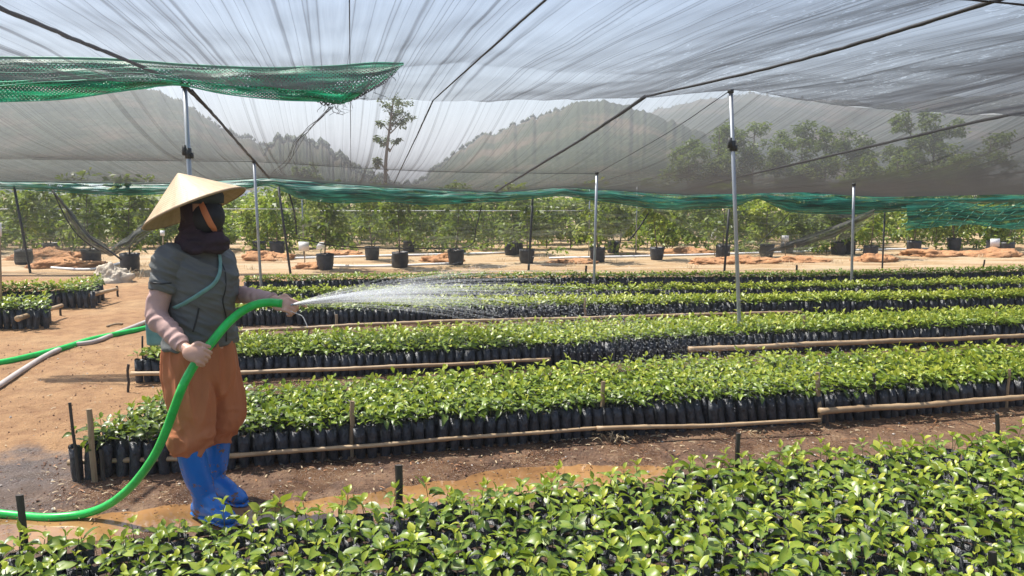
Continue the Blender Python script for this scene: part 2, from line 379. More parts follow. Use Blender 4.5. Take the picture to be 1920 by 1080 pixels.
def mrange(v, a, b, c=0., d=1.):
    n = nn(nt, 'ShaderNodeMapRange', interpolation_type='SMOOTHSTEP'); n.inputs[1].default_value = a; n.inputs[2].default_value = b; n.inputs[3].default_value = c; n.inputs[4].default_value = d
    nt.links.new(v, n.inputs[0]); return n.outputs[0]
# watered strip: along the path in front of the planted rows (v coordinate) with a ragged edge
vv = math_n(nt, 'ADD', math_n(nt, 'MULTIPLY', sx.outputs[0], -math.sin(TH)), math_n(nt, 'MULTIPLY', sx.outputs[1], math.cos(TH)))
uu = math_n(nt, 'ADD', math_n(nt, 'MULTIPLY', sx.outputs[0], math.cos(TH)), math_n(nt, 'MULTIPLY', sx.outputs[1], math.sin(TH)))
vj = math_n(nt, 'ADD', vv, math_n(nt, 'MULTIPLY', math_n(nt, 'SUBTRACT', noise_n(nt, co, 2.6, 5, .6), .5), 1.3))
wetf = mrange(vj, 4.75, 4.45)
wetf = math_n(nt, 'MULTIPLY', wetf, mrange(uu, 6.5, 2.0, .35, 1.0))
behind = math_n(nt, 'MULTIPLY', mrange(vv, 4.3, 4.5), mrange(uu, -1.3, -1.0))     # soaked ground among the beds
wetf = math_n(nt, 'MAXIMUM', wetf, math_n(nt, 'MULTIPLY', behind, mrange(vv, 11.6, 11.2)))
wet = mixc(nt, math_n(nt, 'MULTIPLY', mrange(uu, -1.15, -1.55), .75), wet, (.13, .10, .082))
col = mixc(nt, wetf, dry, wet)
far = mrange(math_n(nt, 'ADD', sx.outputs[1], math_n(nt, 'MULTIPLY', math_n(nt, 'SUBTRACT', big, .5), 3)), 11.5, 13.5)
farc = ramp(nt, noise_n(nt, texco(nt, 'Object', (.5, 2.2, 1)), 1.2, 5, .6), [(.32, (.27, .14, .07)), (.45, (.44, .29, .14)), (.60, (.52, .40, .25)), (.75, (.25, .24, .08))])
col = mixc(nt, far, col, farc)
vfar = mrange(sx.outputs[1], 60, 120); col = mixc(nt, vfar, col, (.10, .13, .05))
col = mixc(nt, math_n(nt, 'MULTIPLY', fin, .35), col, (.08, .045, .03))
nt.links.new(col, bs.inputs['Base Color'])
rg = math_n(nt, 'SUBTRACT', .90, math_n(nt, 'MULTIPLY', wetf, math_n(nt, 'MULTIPLY', ramp(nt, noise_n(nt, co, 3.5, 4), [(.38, (0, 0, 0)), (.54, (1, 1, 1))]), .68)))
nt.links.new(rg, bs.inputs['Roughness'])
bump(nt, bs, math_n(nt, 'ADD', math_n(nt, 'MULTIPLY', fin, .8), math_n(nt, 'MULTIPLY', mid, 1.3)), 1.0, .035)
M['dirt'] = m
setp(MB().add(V, F).obj('ground', M['dirt']), kind='structure')
def gh(x, y): return 0.0
# puddle water
m, nt, bs, out = newmat('muddy_water'); co = texco(nt)
nt.links.new(ramp(nt, noise_n(nt, co, 3, 4), [(.35, (.17, .090, .038)), (.65, (.34, .185, .075))]), bs.inputs['Base Color']); bs.inputs['Roughness'].default_value = .07
bump(nt, bs, noise_n(nt, co, 14, 2), .06, .01); M['mud_water'] = m
px_ = np.linspace(-3.4, 2.6, 240); py_ = np.linspace(2.2, 4.6, 110); PX, PY = np.meshgrid(px_, py_, indexing='ij')
d = pud_mask(PX, PY); ok = d < .09; mb = MB(); V = np.stack([PX, PY, np.full(PX.shape, -.0105)], -1).reshape(-1, 3)
ii, jj = np.meshgrid(np.arange(239), np.arange(109), indexing='ij'); a = (ii * 110 + jj).ravel(); F = np.stack([a, a + 110, a + 111, a + 1], -1)
F = F[ok.ravel()[F].all(1)]; mb.add(V, F)
setp(mb.obj('puddle_water', M['mud_water']), kind='structure')

# debris: clods, straw, dead leaves on the path
mb = MB(); 
def rnd_path():
    if random.random() < .75:
        u = random.uniform(-1.6, 5.0); v = random.gauss(3.95, .22); v = min(4.12, max(3.05, v)) if u > -1.4 else random.uniform(3, 4.6)
    else: u = random.uniform(-3.2, -1.2); v = random.uniform(3.2, 8)
    q = UU * u + VV * v; return q[0], q[1]
for k in range(6500):
    x, y = rnd_path(); s = random.choice((.003, .004, .005, .008)) * random.uniform(.7, 1.4)
    t = random.random(); r_ = Matrix.Rotation(random.uniform(0, 6.28), 3, 'Z') @ Matrix.Rotation(random.uniform(-.4, .4), 3, 'X'); r_ = np.array(r_)
    if t < .62:
        v = np.array([(-1, 0, 0), (1, 0, 0), (0, -1, 0), (0, 1, 0), (0, 0, 1), (0, 0, -1)], float) * s * np.array([1, .8, .6]) * rng.uniform(.7, 1.3, (6, 1))
        f = [(0, 2, 4), (2, 1, 4), (1, 3, 4), (3, 0, 4), (2, 0, 5), (1, 2, 5), (3, 1, 5), (0, 3, 5)]
        mb.add(v @ r_.T + (x, y, s * .2 + .002), f, 0 if random.random() < .93 else 2)
    else:
        L_ = random.uniform(.010, .035); wd = .0012 if t < .88 else .005
        v = np.array([(-L_, -wd, 0), (0, -wd, .004), (0, wd, .006), (-L_, wd, .001), (L_, -wd, .001), (L_, wd, .002)]) * .6
        mb.add(v @ r_.T + (x, y, .008), [(0, 1, 2, 3), (1, 4, 5, 2)], 1 if random.random() < .6 else 3)
M['clod'] = simple('clod', (.09, .045, .028), (.24, .13, .08), 30, .9, 0); M['straw'] = simple('straw', (.34, .25, .14), (.5, .40, .26), 30, .8, 0)
M['pebble'] = simple('pebble', (.4, .36, .3), (.55, .5, .45), 30, .7, 0); M['deadleaf'] = simple('dead_leaf', (.20, .08, .03), (.34, .16, .06), 30, .7, 0)
setp(mb.obj('soil_clods_and_straw', [M['clod'], M['straw'], M['pebble'], M['deadleaf']], smooth=False), 'small clods, straw and dead leaves strewn over the wet brown path', 'debris', kind='stuff')
# tufts of dry grass by the row
mb = MB()
for (cx, cy, n, s) in [(60 + 137 * i % 1860, 478 + (i * 37) % 28, 22, .16) for i in range(26)] + [(1150, 828, 26, .10), (1405, 815, 8, .05), (250, 480, 40, .25), (262, 520, 50, .28), (285, 500, 40, .25), (640, 862, 6, .05), (1690, 540, 30, .2)]:
    g = G(cx, cy)
    for k in range(n):
        a = random.uniform(0, 6.28); L_ = s * random.uniform(.5, 1.1); o = g + np.array([random.gauss(0, s * .5), random.gauss(0, s * .5), 0]); dr = np.array([math.cos(a), math.sin(a), 0])
        pts = [o, o + dr * L_ * .4 + (0, 0, L_ * .5), o + dr * L_ + (0, 0, L_ * .45)]; wv = np.array([-dr[1], dr[0], 0]) * .0025
        v = [pts[0] - wv, pts[0] + wv, pts[1] - wv, pts[1] + wv, pts[2] - wv * .2, pts[2] + wv * .2]; mb.add(v, [(0, 1, 3, 2), (2, 3, 5, 4)])
setp(mb.obj('dry_grass', M['straw']), 'tufts of dry straw coloured grass beside the planted rows', 'grass', kind='stuff')

# ------------------------------------------------------------------ seedlings
def leaf_tpl(n=5, fold=.35, droop=.5, wav=.06):
    V = []; A = []
    prof = {5: (0.10, .82, 1.0, .66, .03), 3: (.1, 1.0, .05), 4: (.1, .95, .85, .04)}[n]
    for i in range(n):
        t = i / (n - 1); z = .18 * math.sin(t * 1.4) - droop * t * t * .55; x = t * (1 - .12 * droop * t)
        hw = prof[i] * .27
        for s in (-1, 0, 1):
            wv = wav * math.sin(t * 9 + s) * abs(s)
            V.append((x, s * hw, z + abs(s) * hw * fold + wv)); A.append((0, 1 if s == 0 else 0, 0))
    F = []
    for i in range(n - 1):
        for k in (0, 1): a = i * 3 + k; F.append((a, a + 3, a + 4, a + 1))
    return np.array(V), np.array(F), np.array(A, float)
LT5 = [leaf_tpl(5, f, d, w_) for f, d, w_ in ((.35, .35, .03), (.55, .9, .05), (.2, .1, .04), (.4, 1.4, .06), (.7, .6, .05))]
LT3 = [leaf_tpl(3, f, d, 0) for f, d in ((.35, .35), (.55, .9), (.2, .1))]
def rotm(yaw, pitch, roll=0):
    cy, sy = math.cos(yaw), math.sin(yaw); cq, sq = math.cos(pitch), math.sin(pitch); cr, sr = math.cos(roll), math.sin(roll)
    Rz = np.array([[cy, -sy, 0], [sy, cy, 0], [0, 0, 1]]); Ry = np.array([[cq, 0, -sq], [0, 1, 0], [sq, 0, cq]]); Rx = np.array([[1, 0, 0], [0, cr, -sr], [0, sr, cr]])
    return Rz @ Ry @ Rx
def make_leaves(h, L, pairs, lod, seed, bright):
    r = random.Random(seed); mb = MB(); st = MB(); yaw = r.uniform(0, PI)
    top = np.array([r.gauss(0, .008), r.gauss(0, .008), h])
    addtube(st, [(0, 0, 0), top * [.4, .4, .5], top], [.0018, .0015, .0012], 4 if lod == 3 else 5, cap=False)
    for p in range(pairs):
        t = 1 - p * .22 * (1 if pairs > 2 else .8); org = top * t; young = (p == 0)
        for s in (0, 1):
            y = yaw + p * PI / 2 + s * PI + r.gauss(0, .25); ln = L * (r.uniform(.45, .8) if young else r.uniform(.8, 1.2))
            pit = r.uniform(.5, 1.2) if young else r.uniform(-.1, .65) - p * .12
            tp = r.choice(LT5 if lod == 5 else LT3); R_ = rotm(y, pit, r.gauss(0, .35)); wsc = r.uniform(.85, 1.25)
            tint = bright + (.30 if young else 0) - p * .10 + r.gauss(0, .13)
            A = tp[2].copy(); A[:, 0] = tint
            mb.add((tp[0] * [ln, ln * wsc, ln]) @ R_.T + org + R_ @ np.array([.006, 0, 0]), tp[1], 0, A)
    return mb, st
def make_bag(r, h=.2, R=.036, seg=12, rings=5):
    mb = MB(); V = []; ph = [r.uniform(0, 6.28) for _ in range(3)]
    for i in range(rings):
        t = i / (rings - 1)
        for k in range(seg):
            a = 2 * PI * k / seg; q = 1 + .05 * math.sin(3 * a + ph[0] + t * 2) + .05 * math.sin(2 * a + ph[1] - t * 3) + r.gauss(0, .02 if rings > 3 else .0)
            rr = R * q * (.88 + .12 * min(1, t * 3)) * (1 if t < .95 else 1.04)
            V.append((rr * math.cos(a), rr * math.sin(a), h * t + (r.gauss(0, .004) if i == rings - 1 else 0)))
    F = [(i * seg + k, i * seg + (k + 1) % seg, (i + 1) * seg + (k + 1) % seg, (i + 1) * seg + k) for i in range(rings - 1) for k in range(seg)]
    n = len(V)
    for k in range(seg):                      # inner lip down to the soil
        a = 2 * PI * k / seg; V.append((R * .93 * math.cos(a), R * .93 * math.sin(a), h - .022))
    F += [((rings - 1) * seg + k, (rings - 1) * seg + (k + 1) % seg, n + (k + 1) % seg, n + k) for k in range(seg)]
    mb.add(V, F, 1)
    so_ = MB(); v = [(0, 0, h - .014)] + [(R * .94 * math.cos(2 * PI * k / seg), R * .94 * math.sin(2 * PI * k / seg), h - .018) for k in range(seg)]
    so_.add(v, [(0, 1 + k, 1 + (k + 1) % seg) for k in range(seg)], 2)
    return mb, so_
def bed_grid(front, back, sp, jit=.008, lo=None, hi=None):
    """front and back are polylines of world points (equal length); returns positions, row index and local line direction"""
    front = np.array(front)[:, :2]; back = np.array(back)[:, :2]; seglen = np.r_[0, np.cumsum(np.hypot(*np.diff(front, axis=0).T))]
    wd = np.hypot(*(back - front).mean(0)); 
    perp = wd; rows = max(2, int(round(perp / (sp * .9)))); out = []
    for r_ in range(rows + 1):
        line = front + (back - front) * (r_ / rows); sl_ = np.r_[0, np.cumsum(np.hypot(*np.diff(line, axis=0).T))]
        n = int(sl_[-1] / sp)
        s = (np.arange(n) + (.5 if r_ % 2 else 0)) * sp
        x = np.interp(s, sl_, line[:, 0]) + rng.normal(0, jit, n); y = np.interp(s, sl_, line[:, 1]) + rng.normal(0, jit, n)
        out += [(a, b, r_) for a, b in zip(x, y)]
    return np.array(out)
# nearest bed
fr0 = [UU * u + VV * 1.72 for u in (-2.2, 4.6)]
bk0 = [G(-300, 1078, .2), G(60, 1037, .2), G(700, 967, .2), G(1380, 884, .2), G(1850, 838, .2), G(2100, 815, .2)]
s_ = [float(p[:2] @ UU[:2]) for p in bk0]; fr0 = [UU * s + VV * 1.72 for s in s_]
b0 = bed_grid(fr0, bk0, .078, .006)
beds = {
 1: ([G(148, 900), G(662, 858), G(1130, 818), G(1540, 792), G(1960, 757)], [G(315, 728, .28), G(700, 701, .28), G(1100, 676, .28), G(1480, 657, .28), G(2000, 638, .28)]),
 2: ([G(262, 716), G(640, 706), G(1020, 688), G(1300, 668), G(1960, 640)], [G(330, 628, .25), G(660, 617, .25), G(1000, 602, .25), G(1350, 592, .25), G(1960, 574, .25)]),
 3: ([G(a, b, .16) for a, b in ((400, 583), (700, 580), (1100, 572), (1500, 566), (1960, 558))], [G(a, b, .255) for a, b in ((430, 556), (700, 553), (1100, 550), (1500, 546), (1960, 538))]),
 4: ([G(a, b, .16) for a, b in ((440, 551), (700, 550), (1100, 547), (1500, 541), (1960, 531))], [G(a, b, .255) for a, b in ((450, 535), (700, 533), (1100, 530), (1500, 526), (1960, 515))]),
 5: ([G(a, b, .15) for a, b in ((462, 530), (700, 526), (1100, 522), (1500, 520), (1960, 510))], [G(a, b, .24) for a, b in ((462, 518), (700, 512), (1100, 510), (1500, 509), (1960, 498))]),
 6: ([G(-120, 628), G(60, 606), G(108, 600)], [G(-120, 565, .3), G(40, 563, .3), G(98, 562, .3)]),
 7: ([G(-120, 585), G(110, 575), G(205, 556)], [G(-120, 534, .3), G(100, 532, .3), G(190, 531, .3)]),
}
NV = 14
var_near = []
for i in range(NV):
    r = random.Random(100 + i); lv, st = make_leaves(r.uniform(.05, .105), r.uniform(.050, .072), r.choice((2, 3, 3)), 5, 200 + i, r.uniform(.32, .68)); bagm, soil = make_bag(r, .2, .033)
    var_near.append((lv, st, bagm, soil))
near_mesh = [(lv.mesh('leaves', M['leaf']), st.mesh('stem', M['stem']), bg_.mesh('bag', [M['bag'], M['bag']]), so_.mesh('soil', [M['soil'], M['soil'], M['soil']])) for lv, st, bg_, so_ in var_near]
px, py, dep = proj(np.c_[b0[:, :2], np.full(len(b0), .24)])
inview = (px > -30) & (px < 1950) & (py < 1110)
keep = rng.random(len(b0)) > .025
order = np.argsort(dep + (~(inview & keep)) * 100)
ind = order[:300]; rest0 = np.array([i for i in order[300:] if keep[i]])
protos = []
GRP = 'coffee seedlings in black bags filling the front of the nearest bed'
LBL = 'young glossy green seedling in a black bag, front rows of the nearest bed'
for i, (a, b_, c_, d_) in enumerate(near_mesh):
    protos.append((a, b_, c_, d_))
def place_seedling(me4, x, y, rz, s, tilt):
    t = thing('potted_seedling', LBL, 'seedling', (x, y, 0), rz, GRP); t.rotation_euler = (tilt[0], tilt[1], rz)
    bg_ = link('bag', me4[2], t); link('soil', me4[3], bg_)
    lv = link('leaves', me4[0], t); st = link('stem', me4[1], t)
    for o in (lv, st): o.location = (0, 0, .185); o.scale = (s, s, s)
    return t
def copy_seedling(src, me_i, x, y, rz, s, tilt):
    r = src.copy(); C.objects.link(r); r.location = (x, y, 0); r.rotation_euler = (tilt[0], tilt[1], rz)
    for ch in src.children:
        c = ch.copy(); C.objects.link(c); c.parent = r
        if c.name.startswith(('leaves', 'stem')): c.scale = (s, s, s)
        for g in ch.children: g2 = g.copy(); C.objects.link(g2); g2.parent = c
    return r
srcs = {}
for k, i in enumerate(ind):
    x, y = b0[i, :2]; vi = int(rng.integers(NV)); rz = rng.uniform(0, 6.28); s = rng.uniform(.70, 1.18); tl_ = (rng.normal(0, .04), rng.normal(0, .03))
    if vi not in srcs: srcs[vi] = place_seedling(protos[vi], x, y, rz, s, tl_)
    else: copy_seedling(srcs[vi], vi, x, y, rz, s, tl_)
# all other seedlings: one object
class Var:
    pass
def pack(parts):   # list of MB (with material ids already set) -> arrays
    mb = MB()
    for p_, dz, mat in parts:
        V, A, F4, F3, M4, M3 = p_.arrays()
        n0 = mb.n; mb.V.append(V + np.array([0, 0, dz], np.float32)); mb.A.append(A); mb.n += len(V)
        if len(F4): mb.F4.append(F4 + n0); mb.M4.append(np.full(len(F4), mat))
        if len(F3): mb.F3.append(F3 + n0); mb.M3.append(np.full(len(F3), mat))
    return mb.arrays()
def make_vars(n, lod, hr, Lr, pairs, br, bagseg, bagr, seed, bh=.2):
    out = []
    for i in range(n):
        r = random.Random(seed + i); lv, st = make_leaves(r.uniform(*hr), r.uniform(*Lr), r.choice(pairs), lod, seed + 50 + i, r.uniform(*br)); b_, s_ = make_bag(r, bh, .0305, bagseg, bagr)
        out.append((pack([(lv, 0, 0), (st, 0, 3)]), pack([(b_, 0, 1), (s_, 0, 2)])))
    return out
big = MB()
def inst(arrs, pos, yaw, sc_, tilt, z0, tint):
    """instance packed arrays at many positions"""
    V, A, F4, F3, M4, M3 = arrs; m_ = len(pos)
    if m_ == 0: return
    c, s = np.cos(yaw), np.sin(yaw); R_ = np.zeros((m_, 3, 3)); R_[:, 0, 0] = c; R_[:, 0, 1] = -s; R_[:, 1, 0] = s; R_[:, 1, 1] = c; R_[:, 2, 2] = 1
    W = np.einsum('mij,nj->mni', R_, V) * sc_[:, None, None]
    W[:, :, 2] += z0; W[:, :, 0] += W[:, :, 2] * tilt[:, 0:1]; W[:, :, 1] += W[:, :, 2] * tilt[:, 1:2]
    W[:, :, 0] += pos[:, 0:1]; W[:, :, 1] += pos[:, 1:2]
    AA = np.repeat(A[None], m_, 0).copy(); AA[:, :, 0] += tint[:, None]
    off = (np.arange(m_) * len(V))[:, None, None] + big.n
    big.V.append(W.reshape(-1, 3).astype(np.float32)); big.A.append(AA.reshape(-1, 3))
    if len(F4): big.F4.append((F4[None] + off).reshape(-1, 4)); big.M4.append(np.tile(M4, m_))
    if len(F3): big.F3.append((F3[None] + off).reshape(-1, 3)); big.M3.append(np.tile(M3, m_))
    big.n += m_ * len(V)
def scatter(pos, vars_, scr=(.85, 1.15), tintf=None, lean=None, z0=.185):
    n = len(pos); vi = rng.integers(len(vars_), size=n); yaw = rng.uniform(0, 6.28, n); s = rng.uniform(*scr, n)
    tilt = rng.normal(0, .055, (n, 2)); tint = np.zeros(n) if tintf is None else tintf(pos)
    if lean is not None: tilt += lean(pos)
    for k, (pl, bg_) in enumerate(vars_):
        q = vi == k
        inst(pl, pos[q], yaw[q], s[q], tilt[q], z0, tint[q]); inst(bg_, pos[q], yaw[q], np.ones(q.sum()), tilt[q], 0, tint[q] * 0)
nv = [(pack([(a, 0, 0), (b_, 0, 3)]), pack([(c_, 0, 1), (d_, 0, 2)])) for a, b_, c_, d_ in var_near]
scatter(b0[rest0][:, :2], nv, (.85, 1.15))
v1 = make_vars(14, 5, (.06, .115), (.048, .068), (3, 4), (.36, .74), 10, 4, 900, .185)
v4 = make_vars(12, 3, (.06, .105), (.050, .068), (3, 4), (.40, .76), 8, 3, 1100, .175)
v3 = make_vars(10, 3, (.055, .095), (.058, .074), (3, 4), (.44, .82), 8, 3, 1500, .16)
v2 = make_vars(10, 3, (.10, .145), (.068, .085), (4, 4, 5), (.40, .74), 8, 3, 1300)
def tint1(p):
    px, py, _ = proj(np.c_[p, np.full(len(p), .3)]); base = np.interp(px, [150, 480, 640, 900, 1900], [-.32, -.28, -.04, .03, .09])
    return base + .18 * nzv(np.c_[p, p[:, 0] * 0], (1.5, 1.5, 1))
def lean1(p):
    px, _, _ = proj(np.c_[p, np.full(len(p), .3)]); l = np.interp(px, [900, 1300, 1900], [0, -.16, -.22]); return np.c_[l, l * .2]
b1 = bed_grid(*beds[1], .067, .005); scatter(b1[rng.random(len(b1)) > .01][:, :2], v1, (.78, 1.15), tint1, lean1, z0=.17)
b2 = bed_grid(*beds[2], .064, .005); scatter(b2[:, :2], v4, (.8, 1.15), lambda p: .06 + .15 * nzv(np.c_[p, p[:, 0] * 0], (1.2, 1.2, 1)), z0=.16)
for k, dt in ((3, .10), (4, .12), (5, -.24)):
    bb = bed_grid(*beds[k], .064, .006); scatter(bb[:, :2], v3, (.9, 1.1), lambda p, dt=dt: dt + .12 * nzv(np.c_[p, p[:, 0] * 0], (.9, .9, 1)), z0=.145)
for k in (6, 7):
    bb = bed_grid(*beds[k], .078, .006); scatter(bb[:, :2], v2, (.8, 1.0), lambda p: np.full(len(p), -.10))
setp(big.obj('coffee_seedlings', [M['leaf'], M['bag'], M['soil'], M['stem']]), 'dense rows of young coffee seedlings in black plastic bags behind the front rows', 'seedlings', kind='stuff')

# ------------------------------------------------------------------ bamboo rails and stakes
def rail(px_pts, z, dia, label, out_=.035):
    pts = [G(a, b, z) - VV * out_ for a, b in px_pts]; L_ = np.linalg.norm(pts[-1] - pts[0]); n = max(8, int(L_ / .045))
    cur = catmull(pts, 10); sl_ = np.r_[0, np.cumsum(np.linalg.norm(np.diff(cur, axis=0), axis=1))]; s = np.linspace(0, sl_[-1], n)
    q = np.c_[[np.interp(s, sl_, cur[:, i]) for i in range(3)]].T; q[:, 2] += .004 * np.sin(s * 2.3 + dia * 99) + .002 * np.sin(s * 7)
    r = dia / 2 * np.interp(s, [0, s[-1]], [1.1, .85]); node = (np.arange(n) % 6 == 0); r = r * np.where(node, 1.18, 1.0)
    mb = MB(); addtube(mb, q, list(r), 10); o = mb.obj('bamboo_rail', M['bamboo']); setp(o, label, 'bamboo rail', 'bamboo rails holding the rows of bags'); return o
rail([(132, 864), (400, 851), (660, 833), (900, 816), (1120, 800)], .085, .024, 'thin bamboo rail in front of nearest full row, behind the blue boots')
rail([(1115, 801), (1330, 793), (1532, 783)], .085, .024, 'thin bamboo rail at centre right of nearest row, between two upright wooden stakes')
rail([(1530, 768), (1640, 760), (1700, 757), (1850, 747), (1960, 738)], .105, .037, 'thick bent bamboo rail at the right end of the nearest full row')
rail([(248, 699), (400, 697), (560, 692), (800, 684), (1030, 671)], .09, .03, 'bamboo rail in front of second row, running left behind the rust trousers')
rail([(1288, 653), (1500, 645), (1700, 637), (1960, 625)], .10, .043, 'thick bamboo rail of second row, right of the steel pole foot')
rail([(440, 620), (700, 607), (1000, 597), (1280, 590), (1500, 583)], .09, .034, 'long pale bamboo rail in front of the third row')
rail([(35, 596), (118, 572)], .14, .05, 'short thick bamboo rail slanting across the end of the front left bed')
rail([(-60, 597), (88, 591)], .1, .05, 'straight bamboo rail along the front left bed by the white tagged stick')
rail([(172, 552), (220, 541)], .16, .05, 'short pale bamboo rail at the end of the rear left bed')
def stake(px0, py0, px1, py1, dia, mat, label, z1=0.0, flatness=.6, bury=.06):
    b = G(px1, py1, z1); Y = b[1] ; t = P(px0, py0, Y)
    if z1 > 0: b = b.copy(); t0 = t; b = b + (b - t) / max(.05, (t[2] - b[2])) * b[2]
    d_ = (b - t) / np.linalg.norm(b - t); b = b + d_ * bury; mb = MB()
    n = 6; q = [b + (t - b) * i / n + np.array([random.gauss(0, .0025), 0, 0]) for i in range(n + 1)]
    addtube(mb, q, [(dia / 2 * random.uniform(.92, 1.06), dia / 2 * flatness) for _ in q], 6 if flatness < 1 else 8, up=(0, 1, 0))
    o = mb.obj('wooden_stake', M[mat], smooth=(flatness >= 1)); setp(o, label, 'stake', 'stakes along the planted rows'); return o
S = stake
S(748, 872, 748, 950, .030, 'stake_dark', 'thick black stake at the path edge of nearest bed, below the centre', .2)
S(1384, 812, 1383, 880, .024, 'stake_dark', 'black stake standing at the path edge of nearest bed, right of centre', .2)
S(1871, 776, 1870, 836, .022, 'stake_dark', 'dark stake at the far right of the nearest bed', .2)
S(38, 928, 45, 1022, .030, 'stake_dark', 'dark stake beside the green hose at bottom left', .2)
S(97, 1008, 97, 1030, .030, 'stake_dark', 'short dark stump low among seedlings, right of the hose-side stake', .2)
S(1861, 1035, 1861, 1085, .030, 'stake_dark', 'brown stake inside the nearest bed at bottom right', .2)
S(130, 755, 140, 836, .018, 'stake_dark', 'thin dark stake behind the left corner of nearest full row', .2)
S(166, 767, 178, 905, .032, 'stake_light', 'broad pale stake at the left corner of nearest full row')
S(189, 843, 197, 903, .024, 'stake_dark', 'short dark stake just right of the broad pale corner stake')
S(240, 683, 241, 735, .020, 'stake_dark', 'dark stake on bare ground left of the second row')
S(661, 752, 659, 858, .026, 'stake_light', 'pale stake at nearest full row, right of the rust trousers')
S(605, 838, 605, 868, .022, 'stake_dark', 'short dark stake between blue boots and pale stake')
S(1131, 715, 1124, 816, .026, 'stake_light', 'pale stake in the middle of nearest full row, above the straw tuft')
S(1272, 787, 1272, 806, .018, 'stake_dark', 'stubby dark stake under the thin rail at centre right')
S(944, 800, 945, 832, .020, 'stake_dark', 'stubby dark stake under thin rail left of the centre pale stake')
S(1532, 698, 1538, 795, .030, 'stake_light', 'tall pale stake where thin and thick rails meet')
S(1551, 768, 1552, 800, .020, 'stake_dark', 'short dark stake touching the thick rail start')
S(1638, 700, 1641, 784, .020, 'stake_dark', 'slim dark stake behind the thick bent rail')
S(1699, 757, 1694, 778, .022, 'stake_light', 'very short pale peg leaning under the thick bent rail')
S(1775, 742, 1774, 770, .018, 'stake_light', 'thin short pale peg in front of thick bent rail')
S(1893, 692, 1887, 766, .022, 'stake_light', 'pale stake at the right end of the nearest full row')
S(267, 630, 267, 694, .016, 'stake_dark', 'thin reddish stake at left end of second row', 0, 1)
S(284, 631, 288, 704, .024, 'stake_light', 'brown stake crossing the rail end left of the trousers')
S(277, 667, 277, 706, .022, 'stake_dark', 'short dark stake crossing the second row rail end')
S(610, 640, 612, 700, .024, 'stake_light', 'pale stake of second row, right of the falling nozzle drips')
S(587, 670, 587, 702, .030, 'stake_light', 'short broad grey stake next to second row pale stake')
S(975, 648, 976, 684, .022, 'stake_light', 'grey stake near the right end of second row long rail')
S(1508, 592, 1505, 655, .026, 'stake_light', 'greyish stake of second row seen through the fine spray')
S(1704, 598, 1702, 650, .024, 'stake_dark', 'dark stake of second row between steel pole and right edge')
S(1868, 585, 1862, 640, .026, 'stake_light', 'stake of second row nearest the right edge')
S(1348, 643, 1350, 672, .022, 'stake_light', 'short peg just left of the tall steel pole foot')
S(1790, 625, 1790, 648, .024, 'stake_dark', 'stubby dark peg under second row thick rail')
S(631, 590, 631, 612, .030, 'stake_light', 'stubby peg at third row below the water jet')
S(900, 562, 900, 602, .026, 'stake_light', 'slim stake at third row centre, behind the spray')
S(1097, 558, 1097, 600, .026, 'stake_light', 'slim stake at third row, below the short steel pole')
S(1598, 555, 1598, 585, .028, 'stake_dark', 'dark stake at third row under the right steel pole')
S(1735, 550, 1733, 582, .028, 'stake_light', 'slim stake at third row, second from the right edge')
S(1845, 548, 1845, 580, .026, 'stake_light', 'slim stake at third row, first from the right edge')
S(1650, 520, 1650, 548, .030, 'stake_dark', 'dark stake in the fourth row right of the right steel pole')
S(1772, 518, 1772, 546, .030, 'stake_dark', 'dark stake in the fourth row near the right edge')
S(31, 575, 31, 614, .035, 'stake_light', 'pale stake at the corner of front left bed')
S(110, 557, 114, 592, .028, 'stake_dark', 'thin bent dark stake at the end of front left bed')
S(165, 545, 167, 570, .030, 'stake_dark', 'dark stake in the middle of rear left bed')
S(219, 536, 221, 556, .030, 'stake_dark', 'dark stake at the right end of rear left bed')
S(463, 516, 463, 545, .030, 'stake_dark', 'small dark peg at the left end of the rearmost row')
S(1494, 497, 1494, 512, .035, 'stake_dark', 'small dark peg behind rearmost row, left of the right steel pole')
S(1846, 487, 1844, 502, .035, 'stake_dark', 'small dark peg behind rearmost row near the right edge')
S(1099, 498, 1099, 512, .035, 'stake_dark', 'small dark peg behind rearmost row beside the short steel pole')

# ------------------------------------------------------------------ poles, ropes
def pole(name, t, b, dia, mat, label, cat, group, ext=0.0, clampz=None, cap=True):
    """t, b world points"""
    o = thing(name, label, cat, tuple(b), 0, group); t = np.array(t) - b; z = np.zeros(3)
    mb = MB(); addtube(mb, [z - (0, 0, .15), z, t * .5, t], [dia / 2] * 4, 12); mb.obj('tube' if mat == 'steel' else 'shaft', M[mat], o)
    if clampz is not None:
        f = clampz / t[2]; c = t * f; cl = MB(); addtube(cl, [c - (0, 0, .07), c + (0, 0, .02)], dia * .72, 10); box(cl, c + np.array([-.028, -.01, .0]), (.03, .035, .09)); box(cl, c + np.array([.03, 0, -.045]), (.022, .03, .05)); cl.obj('clamp', M['blackpost'], o)
        th_ = MB(); addtube(th_, [c - t / np.linalg.norm(t) * .0, t], dia * .40, 10)
    if cap:
        cc = MB(); addtube(cc, [t - (0, 0, .02), t + (0, 0, .012)], dia * .75, 10); cc.obj('top_cap', M['blackpost'], o)
    return o
bR = G(1388, 655); tR = P(1370, 170, bR[1]); pole('steel_pole', tR, bR, .036, 'steel', 'tallest galvanised pole with black clamp, right of centre', 'pole', 'galvanised poles holding up the net', clampz=(P(1372, 268, bR[1])[2]))
Yl = bR[1]; tL = P(346, 161, Yl); bL = G(374, 655); pole('steel_pole', tL, bL, .04, 'steel', 'galvanised pole with black clamp rising behind the conical hat', 'pole', 'galvanised poles holding up the net', clampz=(P(352, 282, Yl)[2]))
def pole2(a, b, label, dia=.035):
    B = G(b[0], b[1]); pole('steel_pole', P(a[0], a[1], B[1]), B, dia, 'steel', label, 'pole', 'galvanised poles holding up the net')
pole2((476, 302), (491, 562), 'thin galvanised pole beside the face mask, at left')
